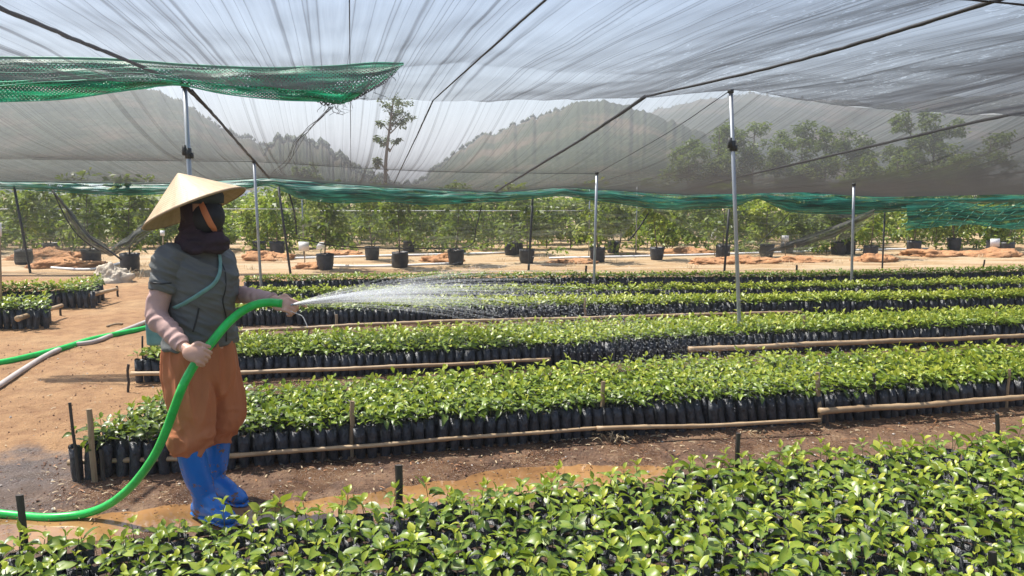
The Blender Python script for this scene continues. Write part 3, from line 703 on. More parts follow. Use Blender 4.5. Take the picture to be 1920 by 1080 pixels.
pole2((1119, 324), (1113, 556), 'thin galvanised pole in the middle, above the third row')
pole2((1601, 345), (1596, 553), 'thin galvanised pole at the right, topped with a black cap')
def post3(a, b, label, dia=.04):
    B = G(b[0], b[1]); pole('black_post', P(a[0], a[1], B[1]), B, dia, 'blackpost', label, 'post', 'black posts along the far edge of the shade', cap=False)
post3((26, 348), (57, 512), 'leaning black post at far left of the far edge')
post3((522, 350), (545, 516), 'leaning black post just right of the left thin galvanised pole')
post3((999, 368), (991, 508), 'black post at the middle of the far edge, before a grow bag')
post3((1367, 392), (1358, 512), 'leaning black post beside the tallest galvanised pole')
post3((1659, 398), (1654, 507), 'dark thin post of far edge, right of the right galvanised pole', .03)
def rope(px, label, dia, mat='rope', name='rope', sag=0.0, grp='black ropes under the shade net'):
    pts = [P(a, b, Y) if Y is not None else None for a, b, Y in px]; q = catmull(pts, 10) if len(pts) > 2 else np.linspace(pts[0], pts[1], 14)
    n = len(q); q = q + np.c_[[random.gauss(0, dia * .05) for _ in range(n * 3)]].reshape(n, 3)
    mb = MB(); addtube(mb, q, [dia / 2 * random.uniform(.85, 1.1) for _ in range(n)], 6); o = mb.obj(name, M[mat]); return setp(o, label, 'rope', grp)
rope([(-120, -35, 4.1), (60, 40, 4.75), (150, 78, 5.5), (235, 112, 6.1), (345, 160, 6.78)], 'thick black rope running under the net to the pole at upper left', .030)
rope([(348, 162, 6.82), (400, 215, 7.9), (450, 272, 9.0), (478, 303, 9.9), (505, 334, 12.6)], 'black rope stepping down from the left pole to the green net', .034)
rope([(360, 168, 6.86), (420, 238, 8.2), (476, 300, 9.85)], 'thinner black rope hanging close beside the left stepped rope', .016)
rope([(2000, -35, 3.1), (1860, 3, 3.5), (1640, 72, 4.3), (1440, 128, 5.4), (1210, 181, 7.25)], 'thick black rope crossing the net at upper right', .022)
rope([(1210, 181, 7.25), (1100, 255, 9.0), (1040, 292, 10.3), (928, 360, 13.0)], 'thick black rope stepping down through the centre to the green net', .034)
rope([(1040, -16, 3.4), (1020, 2, 3.5), (930, 82, 4.4), (812, 188, 7.0)], 'thin cord crossing the pale net above the tall tree', .012)
rope([(812, 188, 7.0), (778, 262, 9.4), (738, 345, 12.6)], 'thin cord hanging down beside the tall tree', .016)
rope([(1960, 205, 7.4), (1850, 224, 8.0), (1600, 282, 10.0), (1275, 358, 12.9)], 'long thin dark rope sloping across the far net at right', .035)
rope([(1366, 172, 6.9), (1250, 250, 9.0), (1120, 325, 10.2)], 'faint thin rope from the tallest pole to the middle pole', .009)
rope([(1960, 318, 10.5), (1700, 345, 12), (1520, 362, 12.9)], 'low thin rope along the bottom of the far net at right', .02)
rope([(1780, -4, 3.4), (1960, 13, 3.5)], 'thin black line crossing the top right corner', .010)
rope([(655, -10, 3.6), (656, 110, 6.5), (658, 330, 12.8)], 'thin upright grey cord hanging left of the tall tree', .007)

# ------------------------------------------------------------------ shade nets
def sheet(name, top_fn, nu, nv, mat, label, cat, kind_disp, uvs=None, group=None):
    V = []; UVc = []
    for i in range(nu):
        for j in range(nv): V.append(top_fn(i / (nu - 1), j / (nv - 1)))
    V = np.array(V); V = V + kind_disp(V) if kind_disp else V
    ii, jj = np.meshgrid(np.arange(nu - 1), np.arange(nv - 1), indexing='ij'); a = (ii * nv + jj).ravel(); F = np.stack([a, a + nv, a + nv + 1, a + 1], -1)
    me = MB().add(V, F).mesh(name, mat)
    Vr = V.reshape(nu, nv, 3); du = np.r_[0, np.cumsum(np.linalg.norm(np.diff(Vr[:, nv // 2], axis=0), axis=1))]
    uvv = np.zeros((nu, nv, 2)); uvv[:, :, 0] = du[:, None]
    dv = np.concatenate([np.zeros((nu, 1)), np.cumsum(np.linalg.norm(np.diff(Vr, axis=1), axis=2), axis=1)], 1); uvv[:, :, 1] = dv
    ul = me.uv_layers.new(name='uv'); li = np.empty(len(me.loops), np.int32); me.loops.foreach_get('vertex_index', li); ul.data.foreach_set('uv', uvv.reshape(-1, 2)[li].ravel().astype(np.float32))
    o = link(name, me); setp(o, label, cat, group); return o
# edge between the near and far cloth (photo column, row, depth)
EDGE = [(-1900, 106, 5.14), (-260, 150, 6.3), (100, 160, 6.6), (345, 160, 6.8), (520, 176, 6.95), (680, 185, 7.0), (812, 189, 7.0), (1000, 189, 7.1), (1210, 183, 7.25), (1300, 176, 7.0), (1368, 168, 6.9), (1440, 176, 7.0), (1560, 196, 7.2), (1720, 212, 7.4), (1920, 217, 7.6), (2250, 222, 8.2), (3600, 259, 11.3)]
eP = np.array([P(*e) for e in EDGE]); eU = eP @ UU
def edge_at(u): return np.array([np.interp(u, eU, eP[:, i]) for i in range(3)])
u0, u1 = eU[0], eU[-1]
ROPEU = [float(P(345, 160, 6.8) @ UU), float(P(812, 188, 7.0) @ UU), float(P(1210, 181, 7.25) @ UU)]
def ncl(u):   # distance-based sag between ropes
    r = sorted(ROPEU + [ROPEU[0] - 2.4, ROPEU[2] + 2.6, ROPEU[2] + 5.2]); 
    for a_, b_ in zip(r[:-1], r[1:]):
        if a_ <= u <= b_: t = (u - a_) / (b_ - a_); return 4 * t * (1 - t)
    return 0.5
def near_fn(a, b):
    u = u0 + (u1 - u0) * a; e = edge_at(u); 
    v0 = float(e @ VV); v = v0 * (1 - b) + (-1.2) * b; q = UU * u + VV * v
    zt = np.interp(v, [-1.2, 3, v0 - 1.5, v0], [2.36, 2.36, 2.36, e[2]]) if v0 > 5 else 2.36
    q[2] = zt - .07 * ncl(u) * min(1, (v0 - v) / 1.2) 
    return q
def wr(V):
    o = np.zeros(V.shape); Vu = V @ UU; Vv = V @ VV
    o[:, 2] = .018 * nzv(np.c_[Vu, Vv, Vu * 0], (3.2, .9, 1)) + .009 * nzv(np.c_[Vu, Vv, Vu * 0], (11, 2.2, 1), 5); return o
sheet('shade_net', near_fn, 520, 200, M['net_near'], 'large grey shade net stretched flat overhead across the top of the view', 'shade net', wr)
ROW2 = [(-400, 290, 9.8), (0, 298, 9.85), (477, 302, 9.9), (800, 322, 10.0), (1119, 325, 10.15), (1600, 346, 10.4), (1980, 350, 10.7), (2500, 352, 11)]
ROW3 = [(-400, 338, 12.8), (0, 341, 12.9), (300, 346, 12.8), (505, 334, 12.6), (720, 352, 12.8), (940, 362, 13.0), (1060, 352, 13.1), (1280, 366, 13.0), (1480, 360, 13.1), (1650, 370, 13.2), (1850, 364, 13.2), (2100, 368, 13.3), (2500, 368, 13.5)]
def poly_at(L, px): return P(px, np.interp(px, [e[0] for e in L], [e[1] for e in L]), np.interp(px, [e[0] for e in L], [e[2] for e in L]))
E3 = [(e[0], e[1] - 1, e[2] + .01) for e in EDGE]
def far_fn(a, b):
    px1 = -1500 + 5000 * a; A_ = poly_at(E3, px1)
    # row posts sit straight behind along the v direction
    r2 = None
    def pxrow(L, Y):   # find column where v-line through A_ meets depth Y
        t = (Y - A_[1]) / VV[1]; q = A_ + VV * t; return proj(q)[0]
    p2 = poly_at(ROW2, pxrow(ROW2, 10.0)); p3 = poly_at(ROW3, pxrow(ROW3, 13.0))
    t1 = (p2[1] - A_[1]) / (p3[1] - A_[1])
    if b < t1: t = b / t1; q = A_ * (1 - t) + p2 * t; q[2] -= .10 * 4 * t * (1 - t) 
    else: t = (b - t1) / (1 - t1); q = p2 * (1 - t) + p3 * t; q[2] -= .03 * 4 * t * (1 - t)
    return q
def wr2(V):
    o = np.zeros(V.shape); Vu = V @ UU; Vv = V @ VV
    o[:, 2] = .012 * nzv(np.c_[Vu, Vv, Vu * 0], (2.2, .5, 1), 3); return o
sheet('shade_net', far_fn, 520, 90, M['net_far'], 'thin see-through shade net sloping down in the distance in front of the hills', 'shade net', wr2)
# seam line across the far net over the second pole row
rope([(60, 299, 9.84), (477, 303, 9.88)], 'hairline seam cord across the far net at left', .008, grp=None)
rope([(477, 303, 9.88), (800, 321, 9.98), (1119, 326, 10.13)], 'hairline seam cord across the far net between left and middle poles', .008, grp=None)

# green net hanging at upper left
TOPE = [(-120, 106), (0, 107), (200, 110), (350, 121), (500, 127), (620, 124), (700, 118), (757, 119)]
BOTE = [(-120, 196), (0, 191), (120, 186), (220, 172), (300, 161), (345, 161), (420, 176), (520, 187), (600, 190), (640, 196), (700, 165), (757, 122)]
def strip_fn(T_, B_, Y0, Y1, bulge=.12):
    xs = [t[0] for t in T_]
    def f(a, b):
        px = xs[0] + (xs[-1] - xs[0]) * a; yt = np.interp(px, [t[0] for t in T_], [t[1] for t in T_]); yb = np.interp(px, [t[0] for t in B_], [t[1] for t in B_])
        Y = Y0 + (Y1 - Y0) * a; return P(px, yt + (yb - yt) * b, Y - bulge * math.sin(b * PI))
    return f
def wr3(A=.02, s=(3, 3, 9)):
    return lambda V: np.c_[V[:, 0] * 0, A * 1.5 * nzv(V, s), A * .35 * nzv(V, (5, 5, 5), 8)]
sheet('green_net', strip_fn(TOPE, BOTE, 6.35, 6.75), 220, 26, [M['greennet']], 'torn green net hanging in a band across the upper left', 'net', wr3(.03, (2, 2, 16)))
gn = [o for o in C.objects if o.name.startswith('green_net')][-1]
def sub_sheet(name, fn, nu, nv, mat, parent, disp):
    o = sheet(name, fn, nu, nv, mat, None, None, disp); o.parent = parent; return o
sub_sheet('lower_layer', strip_fn([(-120, 140), (120, 150), (300, 140), (345, 150), (450, 163), (560, 172), (640, 176), (690, 150)], [(t[0], t[1]) for t in BOTE], 6.3, 6.68, .05), 160, 14, [M['greennet']], gn, wr3(.03, (2, 2, 16)))
sub_sheet('dark_backing', strip_fn([(-120, 110), (200, 114), (345, 124), (500, 129), (620, 127), (740, 120)], [(-120, 150), (150, 152), (300, 136), (345, 146), (450, 160), (560, 168), (640, 170), (740, 128)], 6.45, 6.85, .02), 160, 14, [M['blackmesh']], gn, wr3(.02, (3, 3, 12)))
sub_sheet('torn_black_end', strip_fn([(470, 128), (560, 133), (640, 128), (700, 122), (750, 118)], [(470, 165), (560, 172), (610, 200), (660, 190), (720, 158), (752, 124)], 6.6, 6.9, .04), 80, 16, [M['blackmesh']], gn, wr3(.03, (4, 4, 14)))
mb = MB()
for dy, r_ in ((0, .008), (2.5, .005)):
    addtube(mb, catmull([P(a, b + dy, 6.30 + .42 * (a + 120) / 877) for a, b in TOPE], 8), r_, 5)
addtube(mb, catmull([P(a, b, 6.25 + .42 * (a + 120) / 877) for a, b in BOTE[:9]], 8), .005, 5)
for (y0, k) in ((128, 1), (146, 2), (160, 3)):
    pts = [P(px, y0 + 9 * math.sin(px * .011 + k) + (8 if px > 200 else 0) * k / 3, 6.2) for px in range(-100, 200, 60)] + [P(240, 118 + 9 * k, 6.3), P(300, 125 + 8 * k, 6.3), P(345, 150 + 2 * k, 6.5)]
    addtube(mb, catmull(pts, 6), .004, 4)
for k in range(3): addtube(mb, catmull([P(350, 135 + k * 8, 6.5), P(450, 152 + k * 6, 6.5), P(560, 160 + k * 5, 6.6), P(640, 150 + k * 9, 6.7), P(690, 148 + k * 5, 6.72)], 8), .004, 4)
mb.obj('edge_cord', M['greencord'], gn)
mb = MB()   # frayed threads
for k in range(26):
    a = random.uniform(600, 750); yb = np.interp(a, [600, 640, 757], [196, 196, 122]); p0 = P(a, yb, 6.75)
    mb_pts = [p0 + np.array([random.gauss(0, .012) * i, random.gauss(0, .01), -.02 * i + random.gauss(0, .008)]) for i in range(random.randint(3, 6))]
    addtube(mb, mb_pts, .002, 4)
for k in range(5):
    pts = [P(618 + k * 2, 200, 6.75)] + [P(x + random.gauss(0, 5), y + random.gauss(0, 3), Y) for x, y, Y in ((600, 222, 7.2), (578, 245, 8), (555, 270, 9), (540, 300, 10.5), (520, 322, 12))] + [P(505, 334, 12.6)]
    addtube(mb, catmull(pts, 5), .003 + .001 * (k == 0), 4)
mb.obj('loose_threads', M['rope'], gn)

# green edging net along the far side
GT = [(e[0], e[1] - 2) for e in ROW3 if e[0] <= 2100]
GB = [(-400, 372), (0, 352), (150, 362), (240, 366), (330, 362), (440, 357), (510, 346), (560, 372), (640, 382), (720, 376), (790, 384), (880, 380), (960, 376), (1050, 366), (1150, 380), (1240, 393), (1370, 390), (1420, 372), (1480, 398), (1600, 402), (1700, 394), (1800, 382), (2100, 385)]
def gfar(px0, px1, Y0, Y1, dy=0, add=0):
    T_ = [(px0, np.interp(px0, [t[0] for t in GT], [t[1] for t in GT]))] + [t for t in GT if px0 < t[0] < px1] + [(px1, np.interp(px1, [t[0] for t in GT], [t[1] for t in GT]))]
    B_ = [(px0, np.interp(px0, [t[0] for t in GB], [t[1] for t in GB]) + add)] + [(t[0], t[1] + add) for t in GB if px0 < t[0] < px1] + [(px1, np.interp(px1, [t[0] for t in GB], [t[1] for t in GB]) + add)]
    return strip_fn([(a, b + dy) for a, b in T_], B_, Y0, Y1, .15)
g1 = sheet('green_edge_net', gfar(-200, 2080, 12.85, 13.2), 420, 18, [M['greenfar']], 'long wavy green net edging the far side of the shade', 'net', wr3(.05, (1.2, 1.2, 18)))
sub_sheet('second_layer', gfar(-200, 2080, 12.95, 13.3, 9, -3), 300, 12, [M['greenfar']], g1, wr3(.06, (1.5, 1.5, 16)))
mb = MB()
for dy, f in ((0, 0), (0, 1), (6, .35), (3, .65)):
    pts = []
    for px in range(-180, 2080, 40):
        yt = np.interp(px, [t[0] for t in GT], [t[1] for t in GT]); yb = np.interp(px, [t[0] for t in GB], [t[1] for t in GB]); pts.append(P(px, yt + (yb - yt) * f + (random.gauss(0, 1.6) if f not in (0, 1) else 0), 12.78 + .35 * (px + 200) / 2280))
    addtube(mb, catmull(pts, 4), .012 if f in (0,) else .008, 5)
mb.obj('edge_cord', M['greencord_far'], g1)
g2 = sheet('green_net_drape', strip_fn([(1700, 384), (1780, 378), (1850, 388), (1980, 380)], [(1700, 432), (1760, 425), (1830, 420), (1880, 430), (1980, 428)], 12.6, 12.8, .1), 90, 20, [M['greenfar']], 'loose green net drape drooping below the edging at far right', 'net', wr3(.06, (2, 2, 8)))
mb = MB()
for k in range(9):
    x = 1690 + k * 26; addtube(mb, catmull([P(x + 70, 380, 12.5), P(x + 30, 400 + random.uniform(-4, 4), 12.5), P(x, 425 + random.uniform(-8, 14), 12.5)], 6), .008, 4)
for k in range(4): addtube(mb, catmull([P(1690, 420 - 10 * k, 12.5), P(1780, 412 - 8 * k, 12.5), P(1860, 424 - 10 * k, 12.5), P(1970, 410 - 8 * k, 12.5)], 6), .007, 4)
mb.obj('net_cord', M['greencord_far'], g2)
# grey side meshes hanging behind
sm = lambda nm, T_, B_, Y0, Y1, label, nu=120: sheet(nm, strip_fn(T_, B_, Y0, Y1, .1), nu, 24, [M['greymesh']], label, 'side mesh', wr3(.08, (1.5, 1.5, .8)), group='grey mesh curtains along the far side')
sm('side_mesh', [(538, 365), (700, 372), (900, 375), (1100, 375), (1215, 385)], [(538, 372), (556, 440), (640, 462), (700, 470), (870, 464), (1000, 452), (1100, 440), (1160, 452), (1215, 388)], 13.15, 13.5, 'fine grey mesh curtain hanging in the centre in front of the saplings')
sm('side_mesh', [(1225, 390), (1400, 395), (1560, 400), (1650, 400)], [(1225, 395), (1300, 440), (1420, 485), (1500, 470), (1600, 445), (1650, 403)], 13.3, 13.6, 'fine grey mesh curtain sagging between the tallest and right poles')
sm('side_mesh', [(-60, 352), (100, 356), (300, 368)], [(-60, 470), (60, 495), (140, 470), (210, 478), (300, 400)], 13.0, 13.1, 'fine grey mesh curtain hanging at the left behind the left beds')
M['bundle'] = meshmat('grey_bundle', (.10, .105, .095), .010, .62)
o = sheet('gathered_mesh', strip_fn([(98, 356), (130, 392), (170, 440), (205, 466), (245, 440), (290, 395)], [(101, 360), (126, 410), (160, 455), (205, 482), (250, 462), (292, 432)], 12.4, 12.6, .1), 90, 14, [M['bundle']], 'gathered grey mesh drooping in a V behind the hat', 'side mesh', wr3(.06, (2, 2, 5)))
mb = MB(); addtube(mb, catmull([P(98, 357, 12.4), P(128, 395, 12.4), P(165, 442, 12.4), P(205, 470, 12.4), P(228, 487, 12.4)], 8), .016, 5); addtube(mb, catmull([P(101, 362, 12.4), P(124, 410, 12.4), P(150, 445, 12.4), P(185, 470, 12.4)], 8), .010, 5); mb.obj('edge_cord', M['rope'], o)
o = sheet('gathered_mesh', strip_fn([(1440, 470), (1500, 445), (1560, 425), (1640, 392)], [(1440, 474), (1500, 462), (1565, 445), (1640, 402)], 12.8, 12.9, .08), 60, 10, [M['bundle']], 'gathered grey mesh slanting up to the green net left of the right pole', 'side mesh', wr3(.04, (2, 2, 5)))
for L_, lb, d_ in [([(541, 358), (552, 400), (556, 440)], 'black cord dropping from the green net beside the leaning post', .03),
               ([(903, 386), (893, 425), (877, 462), (780, 466), (640, 462), (558, 446)], 'black hem cord along the bottom of the central mesh', .022),
               ([(1216, 400), (1196, 430), (1178, 452)], 'short black cord slanting down between middle and tallest poles', .03),
               ([(1480, 400), (1455, 425), (1420, 460)], 'faint black cord slanting behind the right mesh', .014)]:
    rope([(a, b, 13.1) for a, b in L_], lb, d_, grp='black cords of the hanging mesh')

# ------------------------------------------------------------------ saplings in grow bags, trees, mounds
def clump(mb, c, r, n, L_, br=.45, seed=0, tpl=None, flat=1.0, shell=.35):
    rr = np.random.default_rng(seed); tpl = tpl or LT3[0]
    d_ = rr.normal(size=(n, 3)); d_ /= np.linalg.norm(d_, axis=1)[:, None]; rad = rr.uniform(shell, 1, n) ** .6; pos = c + d_ * (rad[:, None]) * np.array(r)
    yaw = rr.uniform(0, 6.28, n); pit = rr.uniform(-1.1, .5, n); roll = rr.normal(0, .6, n); ln = L_ * rr.uniform(.6, 1.3, n)
    for i in range(n):
        R_ = rotm(yaw[i], pit[i], roll[i]); A = tpl[2].copy(); A[:, 0] = br + rr.normal(0, .17); mb.add((tpl[0] * ln[i]) @ R_.T + pos[i], tpl[1], 0, A)
LT2 = (np.array([(0, 0, 0), (.5, .22, .08), (1, 0, -.12), (.5, -.22, .08)]), np.array([(0, 3, 2, 1)]), np.zeros((4, 3)))
def sapling_meshes(seed, h=1.35, dens=1.0, yellow=0):
    r = random.Random(seed); tr = MB(); fo = MB()
    base = np.array([0, 0, .27]); top = np.array([r.gauss(0, .06), r.gauss(0, .05), h]); mid_ = base * .5 + top * .5 + np.array([r.gauss(0, .05), 0, 0])
    q = catmull([base, mid_, top], 4); addtube(tr, q, list(np.linspace(.013, .004, len(q))), 6)
    for k in range(r.randint(13, 17)):
        t = r.uniform(.10, 1); p0 = base + (top - base) * t; a = r.uniform(0, 6.28); L_ = r.uniform(.18, .42) * (1.2 - .5 * t); e = p0 + np.array([math.cos(a) * L_, math.sin(a) * L_, r.uniform(-.02, .18)])
        addtube(tr, [p0, p0 * .5 + e * .5 + (0, 0, .03), e], [.005, .004, .002], 4)
        for f, n in ((.55, 11), (.95, 17)): clump(fo, p0 + (e - p0) * f, (.15, .15, .13), int(n * dens * 1.35), .125, .45 + yellow + r.gauss(0, .10), r.randint(0, 99999), LT2)
    clump(fo, top, (.14, .14, .14), int(16 * dens), .12, .6 + yellow, seed, LT2)
    return tr.mesh('trunk', M['bark']), fo.mesh('foliage', M['leaf_far'])
SAP = [sapling_meshes(s, h, 1.0, y) for s, h, y in ((1, 1.42, 0), (2, 1.30, .05), (3, 1.45, -.05), (4, 1.25, .12), (5, 1.38, .0), (6, 1.48, .06))]
BIGBAG = []
for s in range(4):
    r = random.Random(s); a, b = make_bag(r, .28, .15, 16, 7); BIGBAG.append((a.mesh('grow_bag', [M['bigbag'], M['bigbag']]), b.mesh('soil', [M['soil']] * 3)))
def sapling(name, label, x, y, si, bi, s, group, bag=True, z=0):
    if not bag: z = -.27
    t = thing(name, label, 'sapling' if bag else 'tree', (x, y, z), random.uniform(0, 6.28), group)
    link('trunk', SAP[si][0], t); link('foliage', SAP[si][1], t); t.scale = (s, s, s)
    if bag:
        b = link('grow_bag', BIGBAG[bi][0], t); link('soil', BIGBAG[bi][1], b)
    return t
front = [(610, 505, 1.0), (750, 501, 1.0), (855, 496, 1.0), (958, 478, .9), (988, 493, .95), (1120, 491, 1.0), (1150, 474, .9), (1231, 487, .9), (1355, 485, 1.0), (1437, 482, .95), (1571, 477, 1.0), (1632, 484, .9), (1713, 474, .95), (1788, 468, .95), (698, 487, .95), (486, 475, .95), (245, 508, 1.1), (172, 498, 1.1), (97, 480, 1.0), (45, 495, 1.0), (1505, 470, .9), (1860, 472, .9)]
desc = {610: 'leaning black grow bag behind the two white tags', 750: 'squat black grow bag alone on pale ground, just right of the white tags', 855: 'grow bag showing greyish behind the hem cord of the central mesh', 958: 'small dark grow bag set further back, left of the centre black post', 988: 'grow bag standing right behind the centre black post', 1120: 'dark grow bag by the middle thin steel pole', 1150: 'grow bag further back, right of the middle thin steel pole', 1231: 'grow bag between middle pole and tallest pole', 1355: 'black grow bag behind the leaning post beside the tallest pole', 1437: 'black grow bag just right of the tallest pole', 1571: 'black grow bag left of the right steel pole', 1632: 'dark bushy sapling bag by the thin far post', 1713: 'black grow bag under the start of the green drape', 1788: 'leafy low sapling in a bag under the green drape', 698: 'dark grow bag right of the orange soil heap by the tags', 486: 'grow bag seen between the jacket and the leaning post', 245: 'leafy sapling in a bag behind the pale boulder', 172: 'sapling in a crumpled bag at the tip of the gathered mesh', 97: 'sapling further back behind the left brown soil heap', 45: 'sapling beside the leaning post at far left', 1505: 'small sapling further back under the right mesh', 1860: 'sapling behind the white tag at far right'}
for k, (a, b, s) in enumerate(front):
    g = G(a, b); sapling('potted_sapling', desc[a], g[0], g[1], k % 6, k % 4, s, 'saplings in black grow bags beyond the shade')
random.seed(21)
n_ = 0
for row, Y in enumerate((16.6, 17.8, 19.2, 20.8, 22.6, 24.6)):
    px = -80 + row * 23
    while px < 2000:
        gxp = (px - 960) / F_PX * Y; 
        if Y > 17 or random.random() > .45:
            sapling('sapling', 'leafy green sapling in the dense rows behind the bagged front row', gxp + random.gauss(0, .12), Y + random.gauss(0, .25), random.randrange(6), 0, random.uniform(.88, 1.02), 'saplings massed behind the front row of grow bags', bag=(row < 1 and random.random() < .35), z=-.27 * (row >= 1))
        px += random.uniform(46, 62) * 17 / Y * 1.05
und = MB(); ru = np.random.default_rng(8)
for k in range(420):
    Y = ru.uniform(16.0, 26.0); x = ru.uniform(-.72, .72) * Y; hh_ = ru.uniform(.15, .5)
    if mnoise.noise(Vector((x * .35, Y * .35, 0))) < -.15: continue
    clump(und, np.array([x, Y, hh_ * .6]), (.30, .25, hh_ * .6), 26, .13, ru.uniform(.3, .6), int(ru.integers(1e6)), LT2, shell=.1)
setp(und.obj('undergrowth', M['leaf_far']), 'low leafy undergrowth between the massed saplings', 'undergrowth', kind='stuff')
# mounds, rock
def mound(px, py, rx, rz, label, mat='mound', name='soil_mound', cat='soil heap', seed=0):
    g = G(px, py); mb = MB(); ellipsoid(mb, (0, 0, 0), (rx, rx * .6, rz), seg=48, rings=30); V = mb.V[0]
    nzz = nzv(V, (2.5 / rx, 2.5 / rx, 2.5 / rx), seed * 7.3) * .45 + nzv(V, (7 / rx, 7 / rx, 7 / rx), seed) * .22 + nzv(V, (18 / rx, 18 / rx, 18 / rx), seed) * .10; mb.V[0] = (V * (1 + nzz[:, None])).astype(np.float32)
    o = mb.obj(name, M[mat]); o.location = (g[0], g[1], 0); return setp(o, label, cat, 'heaps of soil among the saplings' if mat == 'mound' else None)
for k, (a, b, rx, rz, lb) in enumerate([(500, 487, .5, .16, 'orange soil heap right of the jacket'), (585, 503, .4, .10, 'low orange soil heap at the foot of the white tags'), (640, 480, .45, .12, 'orange soil heap behind the leaning grow bag'), (825, 490, .4, .13, 'rusty soil heap left of the greyish grow bag'), (1075, 492, .5, .07, 'flat brown soil heap left of the middle pole'), (1330, 494, .45, .10, 'rust soil heap left of the tallest pole'), (1405, 492, .55, .12, 'orange soil heap just right of the tallest pole'), (1500, 490, .5, .10, 'brown soil heap left of the right pole'), (1740, 480, .6, .13, 'brown rooty soil heap below the green drape'), (1640, 490, .4, .12, 'dark soil heap at the thin far post'), (120, 500, .7, .14, 'brown soil heap behind the rear left bed'), (95, 485, .7, .2, 'larger reddish soil heap behind the left beds'), (1290, 475, .5, .12, 'pale brown soil heap behind the middle mesh'), (1860, 480, .6, .14, 'reddish soil heap at the far right')]):
    mound(a, b, rx, rz, lb, seed=k)
mound(214, 528, .30, .26, 'big pale boulder at the end of the rear left bed', 'rock', 'boulder', 'rock', 33)
# white tags
def tag(px, py, pxb, pyb, wd, hg, label):
    b = G(pxb, pyb); Y = b[1]; c = P(px, py, Y); o = thing('plant_tag', label, 'tag', tuple(b), 0, 'white tags on sticks')
    mb = MB(); addtube(mb, [(0, 0, -.05), c - b + (0, .01, .02)], .010, 6); mb.obj('stick', M['stake_light'], o)
    mb = MB(); box(mb, c - b - (0, .012, 0), (wd, .006, hg), np.array(Matrix.Rotation(random.uniform(-.08, .08), 3, 'Y'))); mb.obj('card', M['white'], o)
tag(570, 462, 572, 500, .19, .17, 'white tag on a stick, left of the pair beside the leaning post')
tag(602, 461, 599, 497, .17, .14, 'smaller white tag on a stick, right of the pair beside the leaning post')
tag(-2, 430, 3, 614, .07, .14, 'white tag on a tall pale stick at the left edge')
tag(1338, 443, 1340, 480, .13, .14, 'white tag on a stick left of the tallest pole')
tag(1472, 447, 1473, 480, .15, .13, 'tilted white tag behind the right mesh')
tag(1865, 455, 1866, 478, .20, .17, 'large grey-white tag at the far right')
tag(305, 437, 306, 490, .09, .10, 'white tag on a thick stick under the hat brim')
# white pipes and boards on the ground among saplings
for k, (pts, lb) in enumerate([([(480, 486), (700, 480), (950, 474)], 'long pale pipe on the ground behind the left grow bags'), ([(560, 497), (700, 499), (850, 494)], 'thin pale pipe lying in front of the left grow bags'), ([(1030, 484), (1300, 478), (1560, 470), (1740, 466)], 'long pale pipe on the ground behind the right grow bags'), ([(70, 500), (170, 505), (230, 492)], 'pale pipe lying behind the rear left bed')]):
    mb = MB(); addtube(mb, catmull([G(a, b, .02) for a, b in pts], 8), .022, 8); setp(mb.obj('ground_pipe', M['white']), lb, 'pipe', 'pale pipes on the ground among saplings')
# support wires through the saplings
for k, (Y, z0_, a, b, lb) in enumerate([(15.8, .98, -100, 560, 'pale support wire across the left saplings'), (15.6, .95, 600, 1130, 'pale support wire across the centre saplings')]):
    mb = MB(); addtube(mb, [P(a, 345 + (CAM_H - z0_) * F_PX / Y, Y), P(b, 345 + (CAM_H - z0_) * F_PX / Y, Y)], .007, 5); setp(mb.obj('support_wire', M['white']), lb, 'wire')
for a, lb in ((1104, 'slender grey prop pole behind the middle thin pole'), (1192, 'slender grey prop pole left of the short slanting cord'), (570, 'slender grey prop pole above the white tags')):
    b = G(a, 480); mb = MB(); addtube(mb, [b, b + (0, 0, 1.45)], .014, 6); setp(mb.obj('prop_pole', M['steel']), lb, 'pole')
# red flag, far shed
b = P(52, 372, 30); o = thing('red_flag', 'small red flag above the saplings at far left', 'flag', (b[0], b[1], 0))
mb = MB(); addtube(mb, [(0, 0, 0), (0, 0, b[2] + .25)], .02, 6); mb.obj('flagpole', M['blackpost'], o)
mb = MB(); V = [(.02 + .38 * i / 6, .04 * math.sin(i), b[2] + .22 - .38 * j / 4) for i in range(7) for j in range(5)]; mb.add(V, [(i * 5 + j, i * 5 + j + 1, i * 5 + j + 6, i * 5 + j + 5) for i in range(6) for j in range(4)]); mb.obj('cloth', M['red'], o)
for (a, yb, wd, lb) in ((145, 372, 5.0, 'low grey shed roof above the saplings at left'), (415, 372, 4.0, 'low grey shed roof behind the hat')):
    b = P(a, yb, 60); o = thing('shed', lb, 'shed', (b[0], b[1], 0)); mb = MB(); box(mb, (0, 0, .5), (wd, 3, 1.0)); mb.obj('wall', M['shed'], o)
    mb = MB(); v = [(-wd / 2 - .2, -1.8, 1.0), (wd / 2 + .2, -1.8, 1.0), (wd / 2 + .2, 0, 1.55), (-wd / 2 - .2, 0, 1.55), (wd / 2 + .2, 1.8, 1.0), (-wd / 2 - .2, 1.8, 1.0)]; mb.add(v, [(0, 1, 2, 3), (3, 2, 4, 5)]); mb.obj('roof', M['shed'], o)

